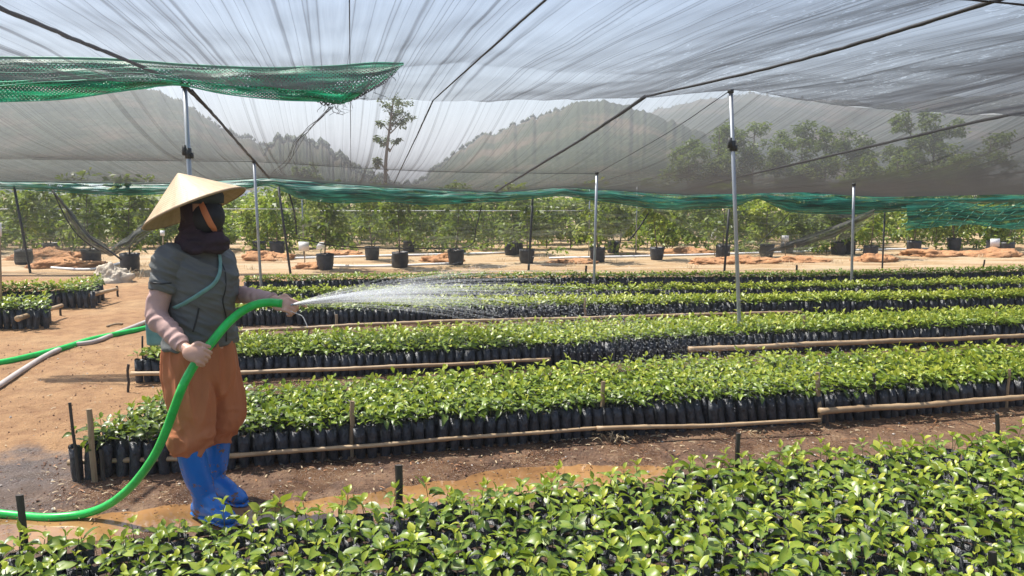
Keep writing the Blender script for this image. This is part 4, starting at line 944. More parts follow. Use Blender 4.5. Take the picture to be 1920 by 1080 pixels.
# tall tree beyond the net
def tree(px, ybase, ytop, Y, label, spread, clumps, seed, trunk_r=.12, mat='leaf_dark', name='tree', cat='tree', br=.45, nl=70, lsz=.35, lean=0.0):
    b = P(px, ybase, Y); H_ = P(px, ytop, Y)[2]; o = thing(name, label, cat, (b[0], b[1], 0)); r = random.Random(seed)
    top = np.array([lean, 0, H_]); tr = MB(); q = catmull([(0, 0, 0), (lean * .2 + r.gauss(0, .05), 0, H_ * .4), (lean * .6, 0, H_ * .75), top * .97], 5); addtube(tr, q, list(np.linspace(trunk_r, trunk_r * .25, len(q))), 8)
    fo = MB()
    for (dx, hz, rr) in clumps:
        c = np.array([dx * spread + lean * hz, r.gauss(0, spread * .3), H_ * hz]); st = np.array([lean * (hz - .08), 0, H_ * max(.15, hz - .10)])
        addtube(tr, [st, (st + c) / 2 + (0, 0, .05), c], [trunk_r * .35, trunk_r * .22, trunk_r * .08], 5)
        for k in range(4): clump(fo, c + np.array([r.gauss(0, rr * .5), r.gauss(0, rr * .5), r.gauss(0, rr * .4)]), (rr * .6, rr * .6, rr * .5), nl // 4, lsz, br + r.gauss(0, .1), r.randint(0, 9999), LT2, shell=.1)
    tr.obj('trunk', M['bark'], o); fo.obj('crown', M[mat], o); return o
tree(722, 352, 183, 55, 'tall slender tree with tufted crown seen through the net', 1.0, [(0, .97, .75), (.55, .93, .6), (-.45, .90, .5), (.25, .84, .6), (1.0, .84, .55), (.75, .78, .45), (-.15, .8, .5), (-.75, .77, .30), (-.95, .62, .35), (-.5, .60, .35), (.45, .60, .28), (-.9, .42, .3), (-.55, .38, .4), (-.9, .16, .7), (.3, .12, .5)], 5, .16, nl=110, lsz=.26, lean=.75)
random.seed(5)
for k, (a, yt, Y, sp_, lb) in enumerate([(1345, 240, 60, 2.6, 'bushy yellow-green tree behind the tallest pole'), (1410, 228, 62, 2.8, 'taller bushy tree right of the tallest pole'), (1545, 236, 62, 2.8, 'rounded green tree in the gap left of the right pole'), (1500, 258, 60, 2.2, 'low round tree between the two bushy ones'), (1610, 262, 64, 2.4, 'soft green tree above the right pole'), (1700, 215, 60, 2.0, 'tall dim tree under the right net edge'), (1745, 222, 61, 2.2, 'dim leafy tree next to the right net edge'), (1290, 280, 60, 2.6, 'low pale tree left of the bushy trees'), (1850, 260, 58, 3.0, 'dim tree at far right behind the net'), (590, 316, 70, 1.6, 'small dark tree at the foot of the left hill'), (1680, 300, 48, 3.0, 'dim feathery bush behind the net at right')]):
    Y *= 1.5; sp_ *= 1.5
    tree(a, 358, yt, Y, lb, sp_, [(random.uniform(-1, 1) * (1.15 - abs(h_ - .55)), h_, sp_ * random.uniform(.30, .42)) for h_ in (.95, .88, .8, .75, .66, .6, .5, .45, .35, .3, .2, .2)], 40 + k, .15, 'leaf_far', br=.30, nl=260, lsz=.50)

# ------------------------------------------------------------------ hills
m, nt, bs, out = newmat('hill_scrub'); co = texco(nt)
nt.links.new(ramp(nt, noise_n(nt, co, .03, 8, .65), [(.35, (.025, .042, .018)), (.5, (.05, .065, .028)), (.62, (.13, .10, .06))]), bs.inputs['Base Color']); bs.inputs['Roughness'].default_value = .95
bump(nt, bs, noise_n(nt, co, .15, 6, .7), 1.0, 3.0); M['hill'] = m
def hill(ridge, Yr, depth_, front_, label_seed, name='hills'):
    """ridge: photo columns/rows of the crest line at distance Yr"""
    xs = [r_[0] for r_ in ridge]; n = 260; mm = 46; V = []; crest = []
    for i in range(n):
        px = xs[0] + (xs[-1] - xs[0]) * i / (n - 1); py = np.interp(px, xs, [r_[1] for r_ in ridge]); c = P(px, py, Yr); dirx = c[0] / Yr
        zc = max(-2, c[2] + 2.0 * mnoise.noise(Vector((i * .09, label_seed, 0))) + 1.2 * mnoise.noise(Vector((i * .35, label_seed, 4)))); crest.append((c[0], Yr, zc))
        for j in range(mm):
            t = j / (mm - 1) * 1.6; y = Yr - front_ + front_ * t if t <= 1 else Yr + depth_ * (t - 1) / .6
            h = (zc + 2) * (math.sin(min(t, 1) * PI / 2) ** 1.5 if t <= 1 else math.cos((t - 1) / .6 * PI / 2)) - 2
            h += 4.0 * mnoise.noise(Vector((dirx * Yr * .02, y * .02, label_seed))) * min(1, t) * (1 - abs(1 - t)) * (1 if t < .97 else .2)
            V.append((dirx * y, y, h))
    a = np.array([(i * mm + j) for i in range(n - 1) for j in range(mm - 1)]); F = np.stack([a, a + mm, a + mm + 1, a + 1], -1)
    o = MB().add(V, F).obj(name, M['hill']); setp(o, kind='structure'); return np.array(V).reshape(n, mm, 3)
hills = [hill([(-700, 120), (-300, 105), (0, 122), (150, 140), (255, 160), (345, 205), (430, 250), (520, 285), (620, 310), (700, 335), (780, 356)], 300, 200, 190, 1.3),
         hill([(470, 330), (510, 272), (545, 260), (590, 268), (630, 290), (665, 318), (740, 350)], 210, 80, 90, 7.7),
         hill([(740, 356), (790, 338), (840, 300), (880, 278), (905, 262), (960, 242), (1020, 224), (1075, 206), (1110, 197), (1140, 199), (1165, 212), (1200, 222), (1300, 250), (1420, 290), (1560, 340)], 260, 180, 180, 3.1),
         hill([(900, 330), (1050, 280), (1180, 232), (1240, 205), (1320, 190), (1420, 185), (1520, 196), (1640, 205), (1780, 190), (1920, 180), (2200, 165), (2600, 180)], 480, 300, 260, 5.5)]
mb = MB(); rr = np.random.default_rng(3)
for hi, (dens, sz) in enumerate(((900, 3.0), (1300, 2.2), (900, 2.4), (900, 3.6))):
    Hh = hills[hi]; n, mm, _ = Hh.shape
    for k in range(dens):
        i = rr.integers(n - 1); j = int(rr.choice([28, 28, 27, 29, 28])); p_ = Hh[i, j] + (0, 0, 0)
        if mnoise.noise(Vector(p_ * .03)) < -.12 and hi != 1: continue
        s = sz * rr.uniform(.35, 1.0) * (1 if j < 26 else .8)
        v = rr.normal(size=(9, 3)); v /= np.linalg.norm(v, axis=1)[:, None]; 
        V8 = np.array([(-1, 0, 0), (1, 0, 0), (0, -1, 0), (0, 1, 0), (0, 0, 1.2), (0, 0, -1)]) * s * rr.uniform(.6, 1.2, (6, 1)) * .5
        A = np.zeros((6, 3)); A[:, 0] = rr.uniform(.1, .6)
        mb.add(V8 + p_ + (0, 0, s * .35), [(0, 2, 4), (2, 1, 4), (1, 3, 4), (3, 0, 4), (2, 0, 5), (1, 2, 5), (3, 1, 5), (0, 3, 5)], 0, A)
setp(mb.obj('hillside_wood', M['leaf_dark']), 'dark scrub and trees covering the hazy hillsides', 'woodland', kind='stuff')

# ------------------------------------------------------------------ hoses on the ground
GH = 'hoses'
mb = MB()
HP = [(527, 569, 3.36), (505, 567, 3.36), (480, 571, 3.34), (455, 583, 3.31), (430, 603, 3.27), (408, 628, 3.22), (388, 653, 3.17), (370, 676, 3.14), (355, 700, 3.12), (341, 728, 3.10), (327, 765, 3.11), (312, 806, 3.13), (293, 848, 3.16), (268, 886, 3.19), (238, 920, 3.22), (200, 948, 3.26), (155, 964, 3.28), (95, 970, 3.27), (40, 967, 3.29), (-60, 957, 3.32), (-260, 940, 3.4)]
hp = [P(*h) for h in HP]; hq = catmull(hp, 8); addtube(mb, hq, .0186, 18)
# hollow end
addtube(mb, [hp[0] + (.0, 0, 0), hp[0] + (.004, 0, 0)], .0196, 18)
setp(mb.obj('watering_hose', M['hose']), 'bright green watering hose held in both hands, curving down to bottom left', 'hose')
mb = MB(); addtube(mb, catmull([G(a, b, .02) for a, b in [(-120, 700), (0, 680), (60, 667), (120, 652), (165, 638), (210, 628), (260, 618), (300, 609), (360, 600)]], 8), .027, 12)
setp(mb.obj('green_hose', M['hose']), 'green hose lying across the bare orange ground at left', 'hose')
mb = MB(); addtube(mb, catmull([G(a, b, .02) for a, b in [(-80, 775), (0, 722), (45, 692), (90, 665), (130, 648), (175, 641), (215, 626), (262, 608), (300, 592)]], 8), .022, 12)
setp(mb.obj('grey_hose', M['greypipe']), 'dusty grey hose lying beside the green hose at left', 'hose')
mb = MB(); addtube(mb, catmull([G(200, 612, .01), G(215, 608, .02), G(230, 607, .01)], 6), .012, 6); setp(mb.obj('fallen_twig', M['stake_light']), 'short fallen twig on the bare ground behind the grey hose', 'twig')

# ------------------------------------------------------------------ person
Y0 = 3.40
def W(px, py, dy=0.0): return P(px, py, Y0 + dy)
Fd = np.array([.80, -.60, 0]); Rd = np.array([-.60, -.80, 0]); Zd = np.array([0, 0, 1.])
person = thing('person', 'person in conical straw hat, grey jacket, rust trousers and blue boots holding a hose', 'person', tuple(G(385, 950)))
pb = np.array(person.location)
def pobj(name, me, parent=person):
    o = link(name, me, parent); return o
def loc(mb):   # shift collected verts to the person's origin
    mb.V = [(v - pb).astype(np.float32) for v in mb.V]; return mb
def loft(mb, secs, seg=28, p=2.2, bust=None):
    """secs: (center, half width along Rd, half depth along Fd) bottom to top, rings kept horizontal"""
    n = len(secs); V = []
    for c, w_, d_ in secs:
        for k in range(seg):
            a = 2 * PI * k / seg; ca, sa = math.cos(a), math.sin(a); f = (abs(ca) ** p + abs(sa) ** p) ** (-1 / p)
            V.append(c + Rd * w_ * ca * f + Fd * d_ * sa * f)
    V += [secs[0][0], secs[-1][0]]; F = [(i * seg + k, i * seg + (k + 1) % seg, (i + 1) * seg + (k + 1) % seg, (i + 1) * seg + k) for i in range(n - 1) for k in range(seg)]
    n0 = mb.n; mb.add(V, F); T3 = [(n * seg, (k + 1) % seg, k) for k in range(seg)] + [(n * seg + 1, (n - 1) * seg + k, (n - 1) * seg + (k + 1) % seg) for k in range(seg)]
    mb.F3.append(np.array(T3) + n0); mb.M3.append(np.zeros(len(T3), np.int32))
def smooth_secs(secs, n=5):
    cs = catmull([s[0] for s in secs], n); ws = catmull([np.array([s[1], s[2], 0]) for s in secs], n); return [(c, w_[0], w_[1]) for c, w_ in zip(cs, ws)]
# arms skeleton
shR, elR, wrR = W(317, 488, -.12), W(294, 590, -.17), W(343, 650, -.285)
shL, elL, wrL = W(415, 488, .12), W(430, 548, .16), W(512, 561, .0)
hR = W(363, 663, -.325); hL = W(527, 570, -.02)
headc = W(379, 392, -.02)
def hand(mb, wr, palm, D, N, side, curl, thumb_dir, index_ext=None, s=1.0):
    """palm plus five separate fingers; D finger direction, N back-of-hand normal, side = thumb side"""
    D = D / np.linalg.norm(D); N = N - D * N.dot(D); N /= np.linalg.norm(N); Sx = np.cross(D, N); Sx = Sx if Sx.dot(side) > 0 else -Sx
    Rm = np.stack([D, Sx, N], 1)
    ellipsoid(mb, palm, (.046 * s, .037 * s, .016 * s), Rm, 16, 10)
    addtube(mb, catmull([wr, (wr + palm) / 2, palm - D * .01], 4), [(.023, .023)] * 5 + [(.030, .017)] * 4, 12, up=N)
    for k in range(4):
        off = Sx * (.030 - .0198 * k) * s; base = palm + D * .034 * s + off; L_ = np.array([.034, .024, .019]) * s * (1, 1.08, 1.0, .82)[k]; ang = 0; p = base; pts = [base - D * .015, base]
        cl = curl[k]
        if index_ext is not None and k == 0: cl = index_ext
        for q in range(3):
            ang += cl[q]; dv = D * math.cos(ang) - N * math.sin(ang); p = p + dv * L_[q]; pts.append(p)
        addtube(mb, catmull(pts, 4), list(np.linspace(.0092, .0068, 4 * 4 + 1) * s), 10)
        ellipsoid(mb, pts[-1], (.0069 * s,) * 3, seg=8, rings=6)
    tb = palm - D * .012 * s + Sx * .028 * s; td = thumb_dir / np.linalg.norm(thumb_dir); pts = [tb, tb + (Sx * .7 + D * .5) * .026 * s, tb + (Sx * .5 + D * .6) * .034 * s + td * .022 * s, tb + (Sx * .5 + D * .6) * .034 * s + td * .044 * s]
    addtube(mb, catmull(pts, 4), list(np.linspace(.0125, .0082, 13) * s), 10); ellipsoid(mb, pts[-1], (.0083 * s,) * 3, seg=8, rings=6)
body = MB()
ellipsoid(body, headc, (.092, .074, .112), np.stack([Fd, Rd, Zd], 1), 24, 18)                     # skull
ellipsoid(body, headc + Fd * .030 - Zd * .055, (.058, .052, .062), np.stack([Fd, Rd, Zd], 1), 20, 14)  # jaw
nose = headc + Fd * .092 - Zd * .018; addtube(body, [nose - Fd * .012 + Zd * .035, nose - Fd * .002 + Zd * .012, nose + Fd * .012 - Zd * .004, nose - Fd * .004 - Zd * .016], [.007, .009, .012, .009], 10)
addtube(body, [headc + Fd * .072 + Rd * .022 - Zd * .052, headc + Fd * .082 - Zd * .051, headc + Fd * .072 - Rd * .022 - Zd * .052], .007, 8)
for s in (-1, 1): ellipsoid(body, headc + Rd * .074 * s - Zd * .01 - Fd * .004, (.018, .008, .030), np.stack([Fd, Rd, Zd], 1), 12, 8)
nb = W(366, 462, 0); addtube(body, [nb - Zd * .06, nb, (nb + headc) / 2, headc - Zd * .03], [.065, .056, .052, .055], 16)
loft(body, smooth_secs([(W(380, 690, 0), .14, .11), (W(376, 640, 0), .15, .12), (W(378, 590, 0), .125, .10), (W(374, 530, 0), .15, .11), (W(368, 480, 0), .155, .085), (W(367, 462, 0), .07, .06)]), 24)
for a, b_, c_, m_ in ((shR, elR, wrR, 1), (shL, elL, wrL, 1)): addtube(body, catmull([a, (a + b_) / 2, b_, (b_ + c_) / 2, c_], 5), list(np.interp(np.linspace(0, 1, 21), [0, .3, .5, .7, 1], [.05, .043, .038, .036, .025])), 14)
kR, aR = W(360, 770, -.10), W(380, 925, -.12); kL, aL = W(420, 760, .08), W(399, 898, .10)
for h_, k_, a_ in ((W(352, 680, -.06), kR, aR), (W(402, 680, .06), kL, aL)): addtube(body, catmull([h_, (h_ + k_) / 2, k_, (k_ + a_) / 2, a_], 5), list(np.interp(np.linspace(0, 1, 21), [0, .5, .6, 1], [.085, .050, .036, .028])), 14)
hand(body, wrR, hR, np.array([.92, .25, -.38]), np.array([.15, -.85, .5]), Zd, [(.7, 1.1, .8), (.75, 1.15, .8), (.8, 1.2, .8), (.85, 1.2, .8)], np.array([.5, .5, -.3]))
hand(body, wrL, hL, np.array([1., -.15, -.12]), np.array([.1, -.75, .65]), Zd, [(.6, .9, .6), (.65, 1.1, .8), (.7, 1.2, .8), (.8, 1.2, .9)], np.array([.8, -.2, -.9]), index_ext=(.5, .1, .1))
bme = remesh(loc(body), .0036, M['skin'], 'body', 1); pobj('body', bme)
for s in (-1, 1):
    e = MB(); ellipsoid(e, headc + Fd * .086 + Rd * .030 * s + Zd * .012, (.009, .013, .008), np.stack([Fd, Rd, Zd], 1), 12, 8); loc(e).obj('eye', M['mask'], person)
# pointing finger drip is water; sleeves
def folds(A, s, seed=0, axis=None):
    def f(co, no):
        n1_ = nzv(co, s, seed); n2_ = nzv(co, np.array(s) * 2.3, seed + 9); return A * ((1 - np.abs(n1_) * 2.2) * .6 + n2_ * .5)
    return f
for a, b_, c_, r0, r1, r2, nm in ((shR, elR, wrR, .052, .049, .032, 1), (shL, elL, wrL, .048, .043, .030, 2)):
    mb = MB(); st = a * .55 + b_ * .45; q = catmull([st, b_, (b_ + c_) / 2, c_], 7); addtube(mb, q, list(np.interp(np.linspace(0, 1, len(q)), [0, .35, .7, 1], [r0 * .92, r1, (r1 + r2) / 2, r2])), 20)
    dirn = (c_ - b_) / np.linalg.norm(c_ - b_)
    def disp(co, no, b_=b_, dirn=dirn, seed=nm):
        t = (co + pb - b_) @ dirn; n1_ = nzv(co, (12, 12, 12), seed); return .0045 * np.sin(t * 130 + n1_ * 5) * (.4 + n1_.clip(0, 1)) + .005 * n1_
    cend = c_ + dirn * .0; 
    me = remesh(loc(mb), .0045, M['sleeve'], 'arm_sleeve', 2, disp); pobj('arm_sleeve', me)
# jacket
jk = MB()
secs = [(W(375, 646, 0), .168, .134), (W(375, 633, 0), .166, .132), (W(375, 600, 0), .152, .126), (W(376, 565, -.0), .152, .126), (W(377, 525, 0), .165, .132), (W(371, 492, 0), .162, .115), (W(366, 474, 0), .135, .095), (W(366, 458, 0), .095, .08), (W(368, 446, 0), .072, .07)]
loft(jk, smooth_secs(secs, 5), 32, 2.3)
for s in (-1, 1): ellipsoid(jk, W(382, 522, 0) + Rd * .058 * s + Fd * .046, (.070, .070, .074), None, 18, 12)
for a, b_, rr0 in ((shR, elR, .066), (shL, elL, .060)):
    q = catmull([a * 1.0 + (W(368, 480) - a) * .35, a, a * .72 + b_ * .28, a * .42 + b_ * .58], 6); addtube(jk, q, list(np.interp(np.linspace(0, 1, len(q)), [0, .33, .66, 1], [.068, rr0, .062, .060])), 22)
def jdisp(co, no):
    sk = co + np.c_[co[:, 2], co[:, 2], co[:, 0]] * .5; n1_ = nzv(sk, (6, 6, 15), 3); n2_ = nzv(sk, (14, 14, 34), 6); z = co[:, 2] + pb[2]
    r1 = (1 - np.abs(n1_) * 3).clip(0, 1); r2 = (1 - np.abs(n2_) * 3).clip(0, 1); return .009 * r1 + .004 * r2 - .003
jme = remesh(loc(jk), .0048, M['jacket'], 'jacket', 5, jdisp); jacket = pobj('jacket', jme)
# snap helper: raycast onto mesh from camera for seams and straps
from mathutils.bvhtree import BVHTree
def bvh(me): return BVHTree.FromPolygons([v.co.copy() for v in me.vertices], [tuple(p.vertices) for p in me.polygons])
jb = bvh(jme)
def snap(px, py, bv, off=.004, fb=None):
    o = Vector(np.array([0, 0, CAM_H]) - pb); d_ = Vector(ray(px, py)).normalized(); h = bv.ray_cast(o, d_)
    if h[0] is None: return None
    return np.array(h[0]) + np.array(h[1]) * off * (1 if Vector(h[1]).dot(d_) < 0 else -1) , np.array(h[1]) * (1 if Vector(h[1]).dot(d_) < 0 else -1)
def ribbon(pxs, bv, wd, name, mat, parent, off=.004, n=6, th_=.004):
    q = [snap(a[0], a[1], bv, off) for a in catmull([np.array([a, b, 0.]) for a, b in pxs], n)]; q = [x for x in q if x]
    if len(q) < 3: return
    pts = np.array([x[0] for x in q]); 
    for _ in range(3): pts[1:-1] = (pts[:-2] + pts[1:-1] * 2 + pts[2:]) / 4
    mb = MB(); addtube(mb, pts, [(wd / 2, th_ / 2)] * len(pts), 8, up=q[0][1]); return mb.obj(name, M[mat], parent)
ribbon([(409, 468), (412, 490), (411, 512), (400, 532), (375, 550), (350, 566), (328, 578)], jb, .022, 'bag_strap', 'strap', person, .005, th_=.008)
ribbon([(402, 470), (415, 492), (423, 515), (422, 545), (417, 565), (424, 595), (424, 640)], jb, .008, 'zip', 'dark', jacket, .002)
ribbon([(373, 577), (368, 600), (362, 622)], jb, .008, 'pocket_seam', 'dark', jacket, .002)
ribbon([(281, 529), (300, 532), (321, 531)], jb, .007, 'sleeve_hem', 'dark', jacket, .002)
mb = MB(); box(mb, W(299, 620, .02), (.10, .07, .13)); me = remesh(loc(mb), .006, M['strap'], 'waist_bag', 6); pobj('waist_bag', me)
# trousers
tr = MB()
loft(tr, smooth_secs([(W(380, 760, 0), .10, .08), (W(380, 735, 0), .150, .115), (W(380, 705, 0), .172, .130), (W(379, 680, 0), .170, .132), (W(377, 650, 0), .160, .126), (W(377, 636, 0), .145, .115)], 4), 30)
for cs in ([(W(354, 690, -.06), .095, .112), (W(357, 740, -.08), .098, .116), (W(360, 790, -.09), .088, .104), (W(357, 822, -.11), .095, .098), (W(355, 842, -.12), .066, .068), (W(356, 850, -.12), .060, .062)],
           [(W(410, 690, .06), .092, .104), (W(415, 740, .07), .090, .102), (W(420, 780, .08), .090, .10), (W(413, 806, .09), .078, .082), (W(408, 824, .10), .056, .058), (W(408, 830, .10), .052, .054)]): loft(tr, smooth_secs(cs, 4), 24)
def tdisp(co, no):
    n1_ = nzv(co, (17, 17, 2.2), 2); n2_ = nzv(co, (10, 10, 18), 8); z = co[:, 2] + pb[2]
    low = np.clip((.52 - z) / .2, 0, 1); vert = (1 - np.abs(n1_) * 2.6).clip(0, 1); hor = (1 - np.abs(n2_) * 2.6).clip(0, 1)
    return .020 * vert * (1 - low * .5) + .017 * hor * low - .007
pobj('trousers', remesh(loc(tr), .0055, M['trousers'], 'trousers', 5, tdisp))
# boots
for top, mid_, ank, heel, toe, nm in ((W(356, 838, -.12), W(368, 885, -.12), W(383, 925, -.12), W(372, 948, -.10), W(434, 955, -.20), 0), (W(409, 818, .10), W(404, 862, .10), W(399, 898, .10), W(402, 915, .11), W(447, 921, .04), 1)):
    mb = MB(); gz_ = -.005
    heel = heel.copy(); toe = toe.copy(); q = catmull([top, mid_, ank], 6); addtube(mb, q, list(np.interp(np.linspace(0, 1, len(q)), [0, .5, 1], [.062, .060, .050])), 22)
    hz = np.array([heel[0], heel[1], .045 + gz_]); tz = np.array([toe[0], toe[1], .035 + gz_]); dr = tz - hz; L_ = np.linalg.norm(dr); dr /= L_; tz = hz + dr * max(L_, .19)
    addtube(mb, catmull([hz - dr * .02, hz + dr * .02, hz + dr * .09 + Zd * .01, tz - dr * .04 - Zd * .002, tz + dr * .012 - Zd * .008], 5), [(a_, b_) for a_, b_ in zip(np.interp(np.linspace(0, 1, 21), [0, .2, .5, .8, 1], [.030, .038, .042, .044, .020]), np.interp(np.linspace(0, 1, 21), [0, .2, .5, .8, 1], [.034, .046, .045, .030, .014]))], 20, up=(0, 0, 1))
    addtube(mb, catmull([ank, (ank + hz + dr * .03) / 2, hz + dr * .03], 4), [.050, .049, .049, .048, .047, .047, .046, .045, .044], 18)
    addtube(mb, catmull([ank + Zd * .01, ank * .4 + (hz + dr * .08) * .6 + Zd * .02, hz + dr * .12 + Zd * .015], 4), list(np.linspace(.046, .034, 9)), 16)
    def bdisp(co, no, ank=ank): 
        z = co[:, 2] + pb[2]; n1_ = nzv(co, (8, 8, 26), 4); return .004 * (1 - np.abs(n1_) * 2.5).clip(0, 1) * np.clip(1 - np.abs(z - .13) / .08, 0, 1)
    bo = pobj('boot', remesh(loc(mb), .005, M['boot'], 'boot', 4, bdisp))
    sm_ = MB(); addtube(sm_, catmull([hz - dr * .03, hz + dr * .08, tz - dr * .03, tz + dr * .02], 5), [(a_, .010) for a_ in np.interp(np.linspace(0, 1, 16), [0, .15, .5, .8, 1], [.024, .037, .038, .042, .018])], 14, up=(0, 0, 1))
    for v in sm_.V: v[:, 2] += (.012 + gz_) - .04
    loc(sm_).obj('sole', M['boot'], bo)
    cf = MB(); addtube(cf, [top - Zd * .006, top + Zd * .012], .065, 22); loc(cf).obj('cuff', M['boot'], bo)
# scarf / hood, mask
scf = MB()
ellipsoid(scf, headc - Fd * .008 + Zd * .002, (.094, .084, .119), np.stack([Fd, Rd, Zd], 1), 24, 18)
q = [(W(384, 470, -.03), .090, .080), (W(379, 458, -.02), .108, .092), (W(376, 440, -.01), .090, .085), (W(377, 420, 0), .080, .082), (W(377, 400, 0), .082, .085)]
loft(scf, smooth_secs(q, 5), 28)
ellipsoid(scf, W(396, 455, -.06), (.07, .06, .05), None, 16, 12)
def sdisp(co, no):
    n1_ = nzv(co, (14, 14, 30), 5); lo = np.clip((headc[2] - .04 - (co[:, 2] + pb[2])) / .05, 0, 1); return (.012 * (1 - np.abs(n1_) * 2.5).clip(0, 1)) * (lo * .9 + .1)
def scut(co):
    d_ = co + pb - headc; f_ = d_ @ Fd; return ~((f_ > .045) & (d_[:, 2] > -.085) & (d_[:, 2] < .07))
pobj('scarf', remesh(loc(scf), .0055, M['scarf'], 'scarf', 3, sdisp, scut))
mk = MB(); ellipsoid(mk, headc + Fd * .042 - Zd * .030, (.078, .070, .080), np.stack([Fd, Rd, Zd], 1), 22, 16); ellipsoid(mk, headc + Fd * .088 - Zd * .032, (.037, .036, .036), np.stack([Fd, Rd, Zd], 1), 16, 12)
pobj('face_mask', remesh(loc(mk), .005, M['mask'], 'face_mask', 4, None, lambda co: ((co + pb - headc) @ Fd) > .0))
fb_ = MB(); addtube(fb_, [headc + Zd * .026, headc + Zd * .06, headc + Zd * .10], [(.104, .088), (.106, .090), (.09, .07)], 24, up=Rd); loc(fb_).obj('headband', M['visor'], person)
# hat
axis = np.array([-.40, -.0, .905]); axis = axis - np.array([0, 1, 0]) * (-.022); axis /= np.linalg.norm(axis)
rim_c = W(366, 391, 0); rim_r = (W(452, 352, 0)[0] - W(279, 430, 0)[0]) / 2 / abs(math.cos(math.radians(24.4)))
apex_h = np.linalg.norm(W(338, 323, 0) - W(366, 391, 0)); e1 = np.cross(axis, [0, 1, 0]); e1 /= np.linalg.norm(e1); e2 = np.cross(axis, e1)
m, nt, bs, out = newmat('palm_leaf_hat'); tc = nn(nt, 'ShaderNodeTexCoord'); uvn = nn(nt, 'ShaderNodeUVMap', uv_map='uv'); s3 = nn(nt, 'ShaderNodeSeparateXYZ'); nt.links.new(uvn.outputs[0], s3.inputs[0])
rings_ = math_n(nt, 'SINE', math_n(nt, 'MULTIPLY', s3.outputs[1], 105)); mp = nn(nt, 'ShaderNodeMapping'); mp.inputs['Scale'].default_value = (60, 3, 1); nt.links.new(uvn.outputs[0], mp.inputs[0])
rad_ = noise_n(nt, mp.outputs[0], 1.0, 4, .6); blt = noise_n(nt, tc.outputs['Object'], 9, 4)
c_ = ramp(nt, rad_, [(.3, (.42, .29, .16)), (.6, (.56, .41, .25))]); c_ = mixc(nt, math_n(nt, 'MULTIPLY', blt, .45), c_, (.46, .32, .18)); nt.links.new(c_, bs.inputs['Base Color']); bs.inputs['Roughness'].default_value = .55
hh = math_n(nt, 'ADD', math_n(nt, 'MULTIPLY', rings_, .35), rad_); bump(nt, bs, hh, .35, .004); M['hat'] = m
def cone(r_, h_, base, th_, nr=22, ns=72):
    V = []; uvc = []
    for j in range(nr + 1):
        t = j / nr; rr_ = r_ * (t ** .97) + .004; z = h_ * (1 - t) ** 1.03
        for k in range(ns): a = 2 * PI * k / ns; V.append(base + axis * z + e1 * rr_ * math.cos(a) + e2 * rr_ * math.sin(a)); uvc.append((k / ns, t))
    for j in range(nr + 1):
        t = 1 - j / nr; rr_ = max(.002, r_ * t - th_); z = h_ * (1 - t) - th_ * .8
        for k in range(ns): a = 2 * PI * k / ns; V.append(base + axis * z + e1 * rr_ * math.cos(a) + e2 * rr_ * math.sin(a)); uvc.append((k / ns, t))
    n = 2 * nr + 2; F = [(j * ns + k, j * ns + (k + 1) % ns, (j + 1) * ns + (k + 1) % ns, (j + 1) * ns + k) for j in range(n - 1) for k in range(ns)]
    mb = MB().add(V, F); V0 = mb.V[0]; n0 = mb.n; me = loc(mb).mesh('conical_hat', M['hat']); ul = me.uv_layers.new(name='uv'); li = np.empty(len(me.loops), np.int32); me.loops.foreach_get('vertex_index', li)
    ul.data.foreach_set('uv', np.array(uvc)[li].ravel().astype(np.float32)); return me
hat = pobj('conical_hat', cone(rim_r, apex_h, rim_c, .003))
mb = MB(); ra = np.linspace(0, 2 * PI, 73); addtube(mb, [rim_c + e1 * (rim_r - .001) * math.cos(a) + e2 * (rim_r - .001) * math.sin(a) - axis * .002 for a in ra], .0035, 6, cap=False); loc(mb).obj('rim', M['bamboo'], hat)
mb = MB()
st_pts = [W(374, 374, -.095), W(379, 386, -.112), W(386, 402, -.125), W(394, 418, -.118), W(401, 430, -.095), W(400, 436, -.05)]
addtube(mb, catmull(st_pts, 6), [(w_, .003) for w_ in np.interp(np.linspace(0, 1, 31), [0, .3, .7, 1], [.012, .017, .017, .008])], 10, up=(-.25, -.95, .0)); loc(mb).obj('chin_ribbon', M['orange'], person)

# ------------------------------------------------------------------ water from the hose
m, nt, bs, out = newmat('spray_water'); tp = nn(nt, 'ShaderNodeBsdfTransparent'); df = nn(nt, 'ShaderNodeBsdfGlossy'); df.inputs['Roughness'].default_value = .35; df.inputs[0].default_value = (.95, .97, 1, 1)
d2 = nn(nt, 'ShaderNodeBsdfTranslucent'); d2.inputs[0].default_value = (.92, .95, .97, 1); m1 = nn(nt, 'ShaderNodeMixShader'); m1.inputs[0].default_value = .6; nt.links.new(df.outputs[0], m1.inputs[1]); nt.links.new(d2.outputs[0], m1.inputs[2])
m2 = nn(nt, 'ShaderNodeMixShader'); at = nn(nt, 'ShaderNodeAttribute', attribute_name='tint'); s4 = nn(nt, 'ShaderNodeSeparateXYZ'); nt.links.new(at.outputs['Vector'], s4.inputs[0]); nt.links.new(s4.outputs[0], m2.inputs[0])
nt.links.new(tp.outputs[0], m2.inputs[1]); nt.links.new(m1.outputs[0], m2.inputs[2]); nt.links.new(m2.outputs[0], out.inputs[0]); M['spray'] = m
noz = P(545, 572, 3.36); jet = MB(); rs = random.Random(4)
def traj(t, el, az, sp0):      # ballistic path from the nozzle
    d_ = np.array([math.cos(el) * math.cos(az), math.cos(el) * math.sin(az), math.sin(el)]); return noz + d_ * sp0 * t + np.array([0, 0, -4.9 * t * t])
def rparam(): return rs.gauss(.10, .065), rs.gauss(.36, .075), rs.uniform(5.2, 7.6)
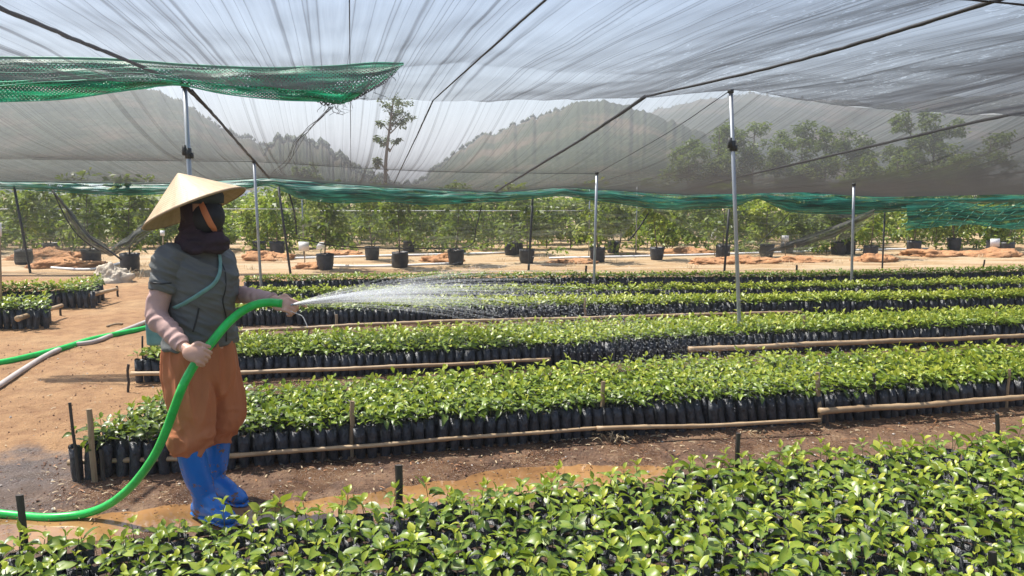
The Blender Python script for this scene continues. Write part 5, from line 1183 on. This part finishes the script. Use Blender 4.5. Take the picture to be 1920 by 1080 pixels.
for k in range(210):
    el, az, s0 = rparam(); t0 = 0 if k < 70 else rs.uniform(0, .10); t1 = t0 + rs.uniform(.05, .12)
    pts = [traj(t0 + (t1 - t0) * i / 6, el, az, s0) for i in range(7)]
    addtube(jet, pts, list(np.linspace(.004, .0015, 7) * rs.uniform(.6, 1.3)), 5, attr=(rs.uniform(.03, .12), 0, 0), cap=False)
OCT = np.array([(-1, 0, 0), (1, 0, 0), (0, -1, 0), (0, 1, 0), (0, 0, 1), (0, 0, -1)], float); OF = [(0, 2, 4), (2, 1, 4), (1, 3, 4), (3, 0, 4), (2, 0, 5), (1, 2, 5), (3, 1, 5), (0, 3, 5)]
for k in range(15000):
    el, az, s0 = rparam(); t = rs.uniform(.03, .62) ** 1.0; q = traj(t, el, az, s0)
    if q[2] < .3: continue
    s = rs.choice((.0008, .0010, .0013, .0016)); V8 = OCT * np.array([s * rs.uniform(1.5, 5), s, s * rs.uniform(.7, 1.6)]); jet.add(V8 @ rotm(az, el - t * 1.3).T + q, OF, 0, (rs.uniform(.08, .30), 0, 0))
tip = P(566, 592, 3.34)
addtube(jet, catmull([P(545, 583, 3.34), P(556, 588, 3.34), tip, P(572, 602, 3.34), P(577, 614, 3.34)], 4), .0022, 5, attr=(.5, 0, 0))
setp(jet.obj('water_spray', M['spray']), 'fan of water spraying from the hose end over the seedlings', 'water', kind='stuff')

# ------------------------------------------------------------------ haze
mb = MB(); box(mb, (0, 600, 36.0), (2600, 1500, 74)); hz = mb.mesh('haze', []); 
m = bpy.data.materials.new('haze'); m.use_nodes = True; nt = m.node_tree; nt.nodes.remove(nt.nodes['Principled BSDF']); pv = nt.nodes.new('ShaderNodeVolumePrincipled')
pv.inputs['Density'].default_value = .0018; pv.inputs['Color'].default_value = (.95, .97, 1.0, 1); pv.inputs['Anisotropy'].default_value = .2
nt.links.new(pv.outputs[0], nt.nodes['Material Output'].inputs['Volume']); hz.materials.append(m); ho = link('haze', hz); setp(ho, kind='stuff', label='pale blue haze in the air in front of the hills', cat='haze')
